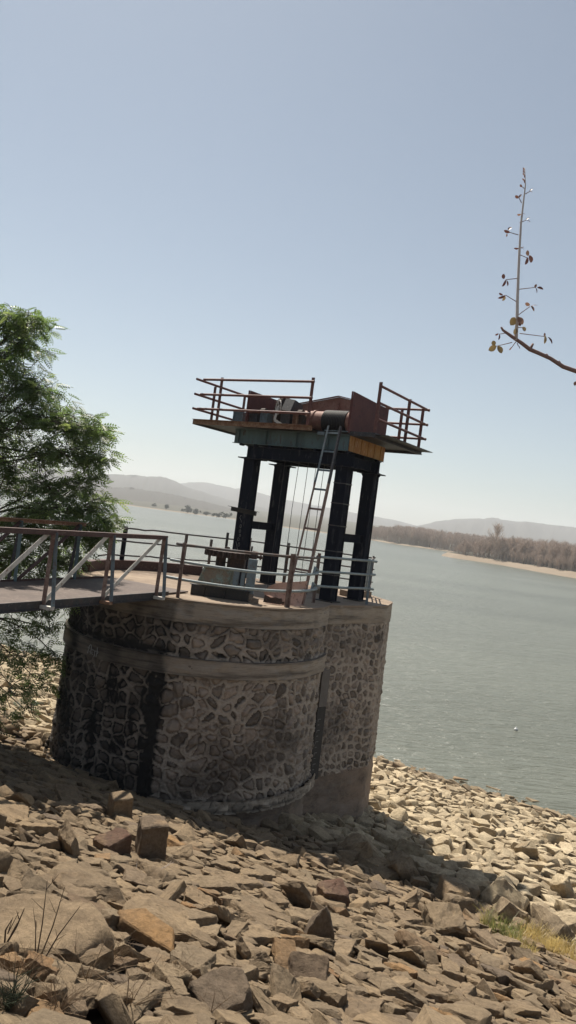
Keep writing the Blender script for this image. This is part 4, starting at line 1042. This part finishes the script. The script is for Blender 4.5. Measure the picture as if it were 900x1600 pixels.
tb = np.array(tree.location); tr = MB(); rt_ = np.random.default_rng(21)
def limb(m, a, b_, r0, r1, sag=.15, n=6):
    a, b_ = Vector(a), Vector(b_); L = (b_-a).length; pts = []
    off = Vector(rt_.normal(0, .06*L, 3))
    for i in range(n+1):
        f = i/n; p = a.lerp(b_, f)+off*math.sin(f*3.14)+Vector((0, 0, sag*L*math.sin(f*3.14)*.5)); pts.append(p)
    m.tube(pts, list(np.linspace(r0, r1, n+1)), 7); return pts
fork = Vector((-7.8, 16.0, -2.4)); fork2 = Vector((-7.6, 15.8, .2))
limb(tr, (-8.0, 16.2, tb[2]-.2), fork, .26, .2, 0); limb(tr, fork, fork2, .19, .14, 0); limb(tr, fork2, (-7.3, 15.6, 3.0), .13, .06, 0)
tr.build('trunk', M['bark'], tree, smooth=True)
cl = [(0, 500, 15.2, .5), (22, 505, 15.4, .42), (45, 505, 15.2, .30), (10, 560, 15.0, .55), (32, 540, 15.5, .4), (0, 620, 15.4, .7), (35, 600, 15.3, .45), (60, 612, 15.2, .38), (70, 650, 15.4, .45),
      (25, 670, 15.0, .6), (95, 660, 15.3, .45), (125, 665, 15.2, .38), (148, 672, 15.3, .32), (60, 710, 15.6, .55), (105, 705, 15.1, .5), (145, 715, 15.4, .38), (10, 740, 15.2, .7), (75, 760, 15.0, .55),
      (125, 755, 15.5, .42), (40, 790, 15.6, .6), (95, 800, 15.2, .5), (140, 795, 15.4, .4), (160, 815, 15.5, .25), (15, 830, 15.3, .6), (65, 840, 15.6, .5), (115, 835, 15.3, .45), (150, 840, 15.6, .25),
      (10, 880, 15.6, .5), (60, 885, 15.4, .5), (100, 880, 15.7, .4)]
low = [(15, 940, 15.2, .5), (60, 950, 15.4, .45), (95, 945, 15.5, .3), (30, 990, 15.2, .45), (75, 985, 15.4, .38), (5, 1030, 15.0, .45), (50, 1030, 15.4, .38), (85, 1025, 15.5, .25), (20, 1075, 15.1, .4), (60, 1065, 15.4, .28), (0, 1120, 14.8, .4), (40, 1110, 15.2, .22)]
br_ = MB(); LVs, LFs, RV, n = [], [], [], 0
def add_leaves(c, rad, cnt, tw):
    global n
    hub = Vector(c)
    for _ in range(tw):
        d = Vector(rt_.normal(0, 1, 3)); d.normalize(); d.z = d.z*.8+.1; L = rad*rt_.uniform(.55, 1.15)
        a = hub+Vector(rt_.normal(0, rad*.2, 3)); pts = [a, a+d*L*.5+Vector((0, 0, .04)), a+d*L+Vector((0, 0, -.05*L))]
        br_.tube(pts, [.009, .006, .003], 4, cap=False)
        for j in range(cnt):
            f = .25+.75*(j+rt_.random())/cnt; p = a.lerp(pts[2], f); yaw = math.atan2(d.y, d.x)+(1 if j % 2 else -1)*rt_.uniform(.2, 2.2)
            if j == cnt-1: yaw = math.atan2(d.y, d.x)
            pitch = rt_.uniform(-.5, .8); s = rt_.uniform(.75, 1.25)
            Rm = np.array(Matrix.Rotation(yaw, 3, 'Z')@Matrix.Rotation(pitch, 3, 'Y')@Matrix.Rotation(rt_.uniform(-.9, .9), 3, 'X'))
            LVs.append((LV_*s)@Rm.T+np.array(p)); LFs.append(LF_+n); n += len(LV_); RV.append(np.full(len(LV_), min(1, max(0, rt_.normal(.42, .22)))))
for (px_, py_, Y_, rd) in cl:
    c = at(px_, py_, Y_+rt_.uniform(-.2, .2)); add_leaves(c, rd, 6, int(17*rd/.5)+5)
    src = fork2 if c.z > .3 else fork; limb(br_, src+Vector((0, 0, rt_.uniform(-.6, .9))), c, .035, .010, .1)
    c2 = c+Vector((-.1, 1.1, .1)); add_leaves(c2, rd*1.1, 5, int(6*rd/.5)+2)
for (px_, py_, Y_, rd) in low:
    c = at(px_, py_, Y_); add_leaves(c, rd*1.1, 3, int(13*rd/.4)+3); limb(br_, fork+Vector((0, 0, rt_.uniform(-1, .6))), c, .028, .007, .12)
for _ in range(46):     # the part of the crown outside the frame
    a_, e_ = rt_.uniform(0, 6.28), rt_.uniform(-.6, 1.3); c = Vector((-8.3+1.9*math.cos(a_)*math.cos(e_), 16+1.9*math.sin(a_)*math.cos(e_), .6+2.8*math.sin(e_)))
    add_leaves(c, .7, 6, 22); limb(br_, fork2, c, .04, .012, .1)
npmesh('crown', np.concatenate(LVs), np.concatenate(LFs), M['leaf'], tree, dict(rv=np.concatenate(RV)))
br_.build('branches', M['bark'], tree, smooth=True)

# ------------------------------------------------------------------ seedling branch at the upper right, close to the camera
TY = 2.4
sb = thing('twig', 'thin branch tip with reddish heart-shaped leaves against the sky', 'branch', at(950, 600, TY))
def T(px, py, dy=0.): return at(px, py, TY+dy)
m = MB(); m.tube([T(1100, 640), T(960, 602), T(900, 580), T(880, 573), T(860, 560), T(840, 551), T(828, 546), T(815, 536), T(800, 526), T(786, 516), T(783, 511)], [.014, .0085, .0068, .0066, .0060, .0062, .0064, .0058, .0052, .0038, .003], 10)
for (a, b_) in (((828, 546), (833, 537)), ((876, 571), (873, 564)), ((856, 558), (853, 553))): m.tube([T(*a), T(*b_)], [.005, .0035], 6)
m.build('stem', M['twig_red'], sb, smooth=True)
m = MB(); m.tube([T(806, 532), T(808, 500), T(808.5, 470), T(810, 430), T(811.5, 395), T(814, 350), T(818, 315), T(821, 290), T(820, 262)], [.0056, .0052, .0046, .0042, .0038, .0032, .0026, .0019, .0008], 9)
m.build('shoot', M['twig'], sb, smooth=True)
def leafblade(c, L, ang, wd, mat, depth=.0, yawf=.6):
    """small cupped leaf; ang measured in the picture plane"""
    m = MB(); V = []; d = rt*math.cos(ang)+upv*math.sin(ang); s_ = rt*-math.sin(ang)+upv*math.cos(ang); s_ = (s_*yawf+fwd*math.sqrt(1-yawf**2)).normalized(); nn = d.cross(s_)
    pr = [(0, 0), (.12, .55), (.35, .95), (.6, 1.0), (.85, .7), (1.0, .12)]
    for (u, w_) in pr:
        for k in (-1, -.5, 0, .5, 1): V.append(c+d*L*u+s_*wd*w_*k*.5+nn*(abs(k)*.12*wd+.1*L*math.sin(u*3.1)))
    F = [(i*5+k, i*5+k+1, i*5+5+k+1, i*5+5+k) for i in range(len(pr)-1) for k in range(4)]
    m.add(V, F); o = m.build('leaf', mat, sb, smooth=True)
    a_ = o.data.attributes.new('rv', 'FLOAT', 'POINT'); a_.data.foreach_set('value', [random.random()]*len(o.data.vertices)); return o
PX = TY/FPX
def sprig(a, b_, leaves):
    stk = MB(); stk.tube([T(*a), T(*b_)], [.0014, .0011], 5); stk.build('leaf_stalk', M['twig_red'], sb)
    for (x, y, L, ang, wd, mt, yf) in leaves: leafblade(T(x, y, random.uniform(-.01, .01)), L*PX, R(ang), wd*PX, M[mt], yawf=yf)
RD, YL = 'leaf_red', 'leaf_yellow'
sprig((807, 450), (791, 437) if 0 else (793, 437), []) if 0 else None
sprig((810, 367), (796, 363), [(797, 363, 10, 160, 5, RD, .6), (794, 360, 7, 40, 6, RD, .7), (792, 365, 5, 250, 4, RD, .7)])
sprig((812, 398), (824, 403), [(824, 402, 12, -110, 7, RD, .8), (827, 399, 12, -80, 9, RD, .9), (826, 400, 9, 100, 6, RD, .6)])
sprig((811, 388), (818, 386), [(811, 388, 8, 175, 4, RD, .4), (812, 388, 7, -15, 4, RD, .4)])
sprig((808, 435), (790, 437), [(790, 437, 12, 240, 6, RD, .7), (788, 436, 8, 100, 6, RD, .7), (791, 438, 9, -80, 6, RD, .7)])
sprig((811, 452), (837, 449), [(836, 449, 9, -75, 5, RD, .6), (839, 450, 10, -15, 7, RD, .8), (837, 450, 6, 80, 5, RD, .6)])
sprig((808, 472), (790, 461), [(790, 461, 13, 200, 5, RD, .6), (789, 462, 9, 240, 6, YL, .8), (786, 461, 7, 150, 4, RD, .5)])
sprig((810, 492), (828, 479), [(829, 478, 10, -60, 6, RD, .8), (828, 477, 8, 150, 6, RD, .7), (830, 479, 10, 10, 4, RD, .4)])
sprig((809, 498), (806, 508), [(804, 496, 14, -120, 12, YL, .95), (808, 496, 14, -55, 11, RD, .95)])
sprig((808, 512), (816, 512), [(806, 513, 10, -110, 8, YL, .9), (816, 511, 8, -60, 8, YL, .9), (813, 510, 7, 90, 5, RD, .7)])
sprig((812, 521), (852, 526), [(851, 524, 13, -95, 7, YL, .8), (856, 527, 12, -60, 7, RD, .7), (852, 526, 6, 95, 4, RD, .5)])
sprig((800, 535), (775, 541), [(775, 540, 14, -150, 10, YL, .9), (777, 541, 13, -60, 10, YL, .95), (773, 540, 8, 110, 7, YL, .9)])
sprig((795, 520), (780, 522), [(780, 522, 9, -100, 5, RD, .7), (779, 521, 6, 200, 4, RD, .6)])
sprig((812, 348), (822, 344), [(822, 344, 7, 30, 4, RD, .6), (823, 345, 6, -20, 4, RD, .6)])
sprig((815, 317), (811, 309), [(811, 309, 7, 150, 5, RD, .6), (812, 309, 6, 60, 5, RD, .6)])
sprig((821, 303), (828, 299), [(828, 299, 6, 40, 4, RD, .6), (827, 299, 5, -20, 4, RD, .6)])
sprig((815, 335), (815, 334), [(814, 335, 6, 180, 4, RD, .5), (815, 335, 6, 0, 4, RD, .5)])
sprig((820, 295), (816, 292), [(816, 292, 5, 130, 4, RD, .5)])
sprig((806, 534), (798, 545), [(799, 542, 6, -130, 4, RD, .6)]); sprig((808, 536), (810, 541), [(809, 540, 6, -60, 4, RD, .6)])
for y in range(262, 284, 4): leafblade(T(820, y+4), 5*PX, R(100+random.uniform(-50, 50)), 2.5*PX, M[RD], yawf=.6)
leafblade(T(898, 603), 8*PX, R(60), 7*PX, M[RD], yawf=.7)


# ------------------------------------------------------------------ weeds, dry stalks, grass
def weed(name, label, px, py, stems, mat, cat='weed', rad=.004, branch=2):
    p = gp(px, py); p = Vector((p.x, p.y, p.z+.02)); m = MB()
    for (dx, dz, dy) in stems:
        q = p+Vector((dx, dy, dz)); mid = p.lerp(q, .5)+Vector((random.uniform(-.03, .03), 0, random.uniform(-.01, .03)))
        m.tube([p+Vector((random.uniform(-.02, .02), 0, 0)), mid, q], [rad, rad*.8, rad*.35], 5)
        for _ in range(branch):
            f = random.uniform(.35, .9); s_ = p.lerp(q, f); L = random.uniform(.05, .14); a = random.uniform(-1.2, 1.2)
            m.tube([s_, s_+Vector((math.sin(a)*L, random.uniform(-.05, .05), math.cos(a)*L))], [rad*.5, rad*.2], 4)
    o = m.build(name, mat, loc=p); props(o, label, cat); return o
weed('dry_weed', 'dark thin dead weed stalks rising over the very large slab', 55, 1520, [(.0, .55, 0), (.10, .50, .05), (.22, .42, .0), (-.04, .3, 0)], M['dark_stalk'], rad=.005)
weed('dry_weed', 'pale dry grass stalks among stones at the lower left', 130, 1545, [(.25, .16, 0), (-.2, .12, 0), (.1, .3, .1), (-.1, .25, 0), (.35, .05, -.1), (-.3, .2, .1), (.05, .2, -.1)], M['dry_stalk'], rad=.0035, branch=4)
weed('dry_weed', 'tangle of pale dry stems left of the broken dark boulder', 200, 1580, [(.3, .1, 0), (-.25, .2, 0), (.15, .28, .1), (-.1, .32, 0), (.3, .22, -.1), (-.32, .06, .1), (0, .18, -.1)], M['dry_stalk'], rad=.0035, branch=4)
weed('dry_weed', 'single dark dead stem at the far lower left edge', 4, 1490, [(.10, .28, 0), (.03, .2, 0)], M['dark_stalk'], rad=.007)
weed('dry_weed', 'small bunch of grey twigs in front of the broken dark boulder', 330, 1590, [(.12, .14, 0), (-.1, .12, 0), (.22, .05, 0), (.0, .16, 0)], M['dry_stalk'], rad=.003)
weed('dry_weed', 'pale forked dead twig lying at the foot of the tall upright block', 236, 1372, [(.22, .18, 0), (-.2, .03, 0), (.10, -.02, -.08)], M['twig'], rad=.006, branch=1)
weed('green_weed', 'small dark green weed in the lower left corner', 8, 1590, [(random.uniform(-.1, .12), random.uniform(.08, .2), random.uniform(-.08, .08)) for _ in range(14)], M['bush'], rad=.005, branch=5)
for (px_, py_, lab) in ((118, 1185, 'dry brown shrub at the left foot of the tower'), (165, 1195, 'smaller dry brown shrub right of the first at the tower foot')):
    weed('dry_shrub', lab, px_, py_+15, [(random.uniform(-.45, .45), random.uniform(.15, .6), random.uniform(-.3, .2)) for _ in range(26)], M['dark_stalk'], 'shrub', .006, 6)
for i_, (px_, py_, lab) in enumerate(((90, 1590, 'low tangle of pale dry grass beside the green weed in the lower left corner'), (165, 1515, 'short dry grass sticking up behind the flat orange-tan slab'), (262, 1545, 'dry grass tuft between dark stones left of the broken dark boulder'), (20, 1545, 'sparse pale grass stalks at the left edge below the very large slab'))):
    weed('dry_weed', lab, px_, py_, [(random.uniform(-.22, .22), random.uniform(.05, .24), random.uniform(-.1, .1)) for _ in range(24)], M['dry_stalk'], rad=.0022, branch=3)
# grass tufts in the hollow on the right
gV, gF, gR, n = [], [], [], 0
for (px_, py_, cnt, rd, h, gbase) in ((790, 1462, 220, .22, .34, .1), (760, 1448, 60, .12, .40, .25), (840, 1470, 420, .30, .26, .75), (885, 1492, 420, .32, .24, .85), (815, 1480, 160, .2, .2, .55)):
    c = gp(px_, py_+8)
    for _ in range(cnt):
        a = random.uniform(0, 6.28); rr = rd*math.sqrt(random.random()); b_ = Vector((c.x+rr*math.cos(a), c.y+rr*math.sin(a), c.z+.03)); H = h*random.uniform(.5, 1.15); ln = Vector((random.uniform(-.6, .6), random.uniform(-.5, .5), 0))*H
        s_ = Vector((math.cos(a+1), math.sin(a+1), 0))*.004; q1 = b_+ln*.35+Vector((0, 0, H*.6)); q2 = b_+ln+Vector((0, 0, H*.85))
        gV += [b_-s_, b_+s_, q1+s_*.8, q1-s_*.8, q2+s_*.2, q2-s_*.2]; gF += [(n, n+1, n+2, n+3), (n+3, n+2, n+4, n+5)]; n += 6; gR += [min(1, max(0, random.gauss(gbase, .15)))]*6
o = npmesh('grass', np.array([v[:] for v in gV]), np.array(gF), M['grass'], attrs=dict(rv=np.array(gR))); props(o, 'yellow and green dry grass growing in a hollow of the riprap', 'grass', kind='stuff')

# small white float on the lake
p = ray(806, 1141); p = p*(WATER/p.z)
m = MB(); P = []; nseg = 12
prof = [(.0, -.10), (.10, -.06), (.14, .0), (.12, .07), (.06, .12), (.035, .14), (.035, .19), (.0, .20)]
V = [(p.x+.7*r_*math.cos(2*math.pi*k/nseg), p.y+.7*r_*math.sin(2*math.pi*k/nseg), WATER+.7*z_+.03) for r_, z_ in prof for k in range(nseg)]
m.add(V, [(i*nseg+k, i*nseg+(k+1) % nseg, (i+1)*nseg+(k+1) % nseg, (i+1)*nseg+k) for i in range(len(prof)-1) for k in range(nseg)])
props(m.build('float', M['white_buoy'], loc=(p.x, p.y, WATER), smooth=True), 'tiny white float bobbing alone on the lake', 'float')
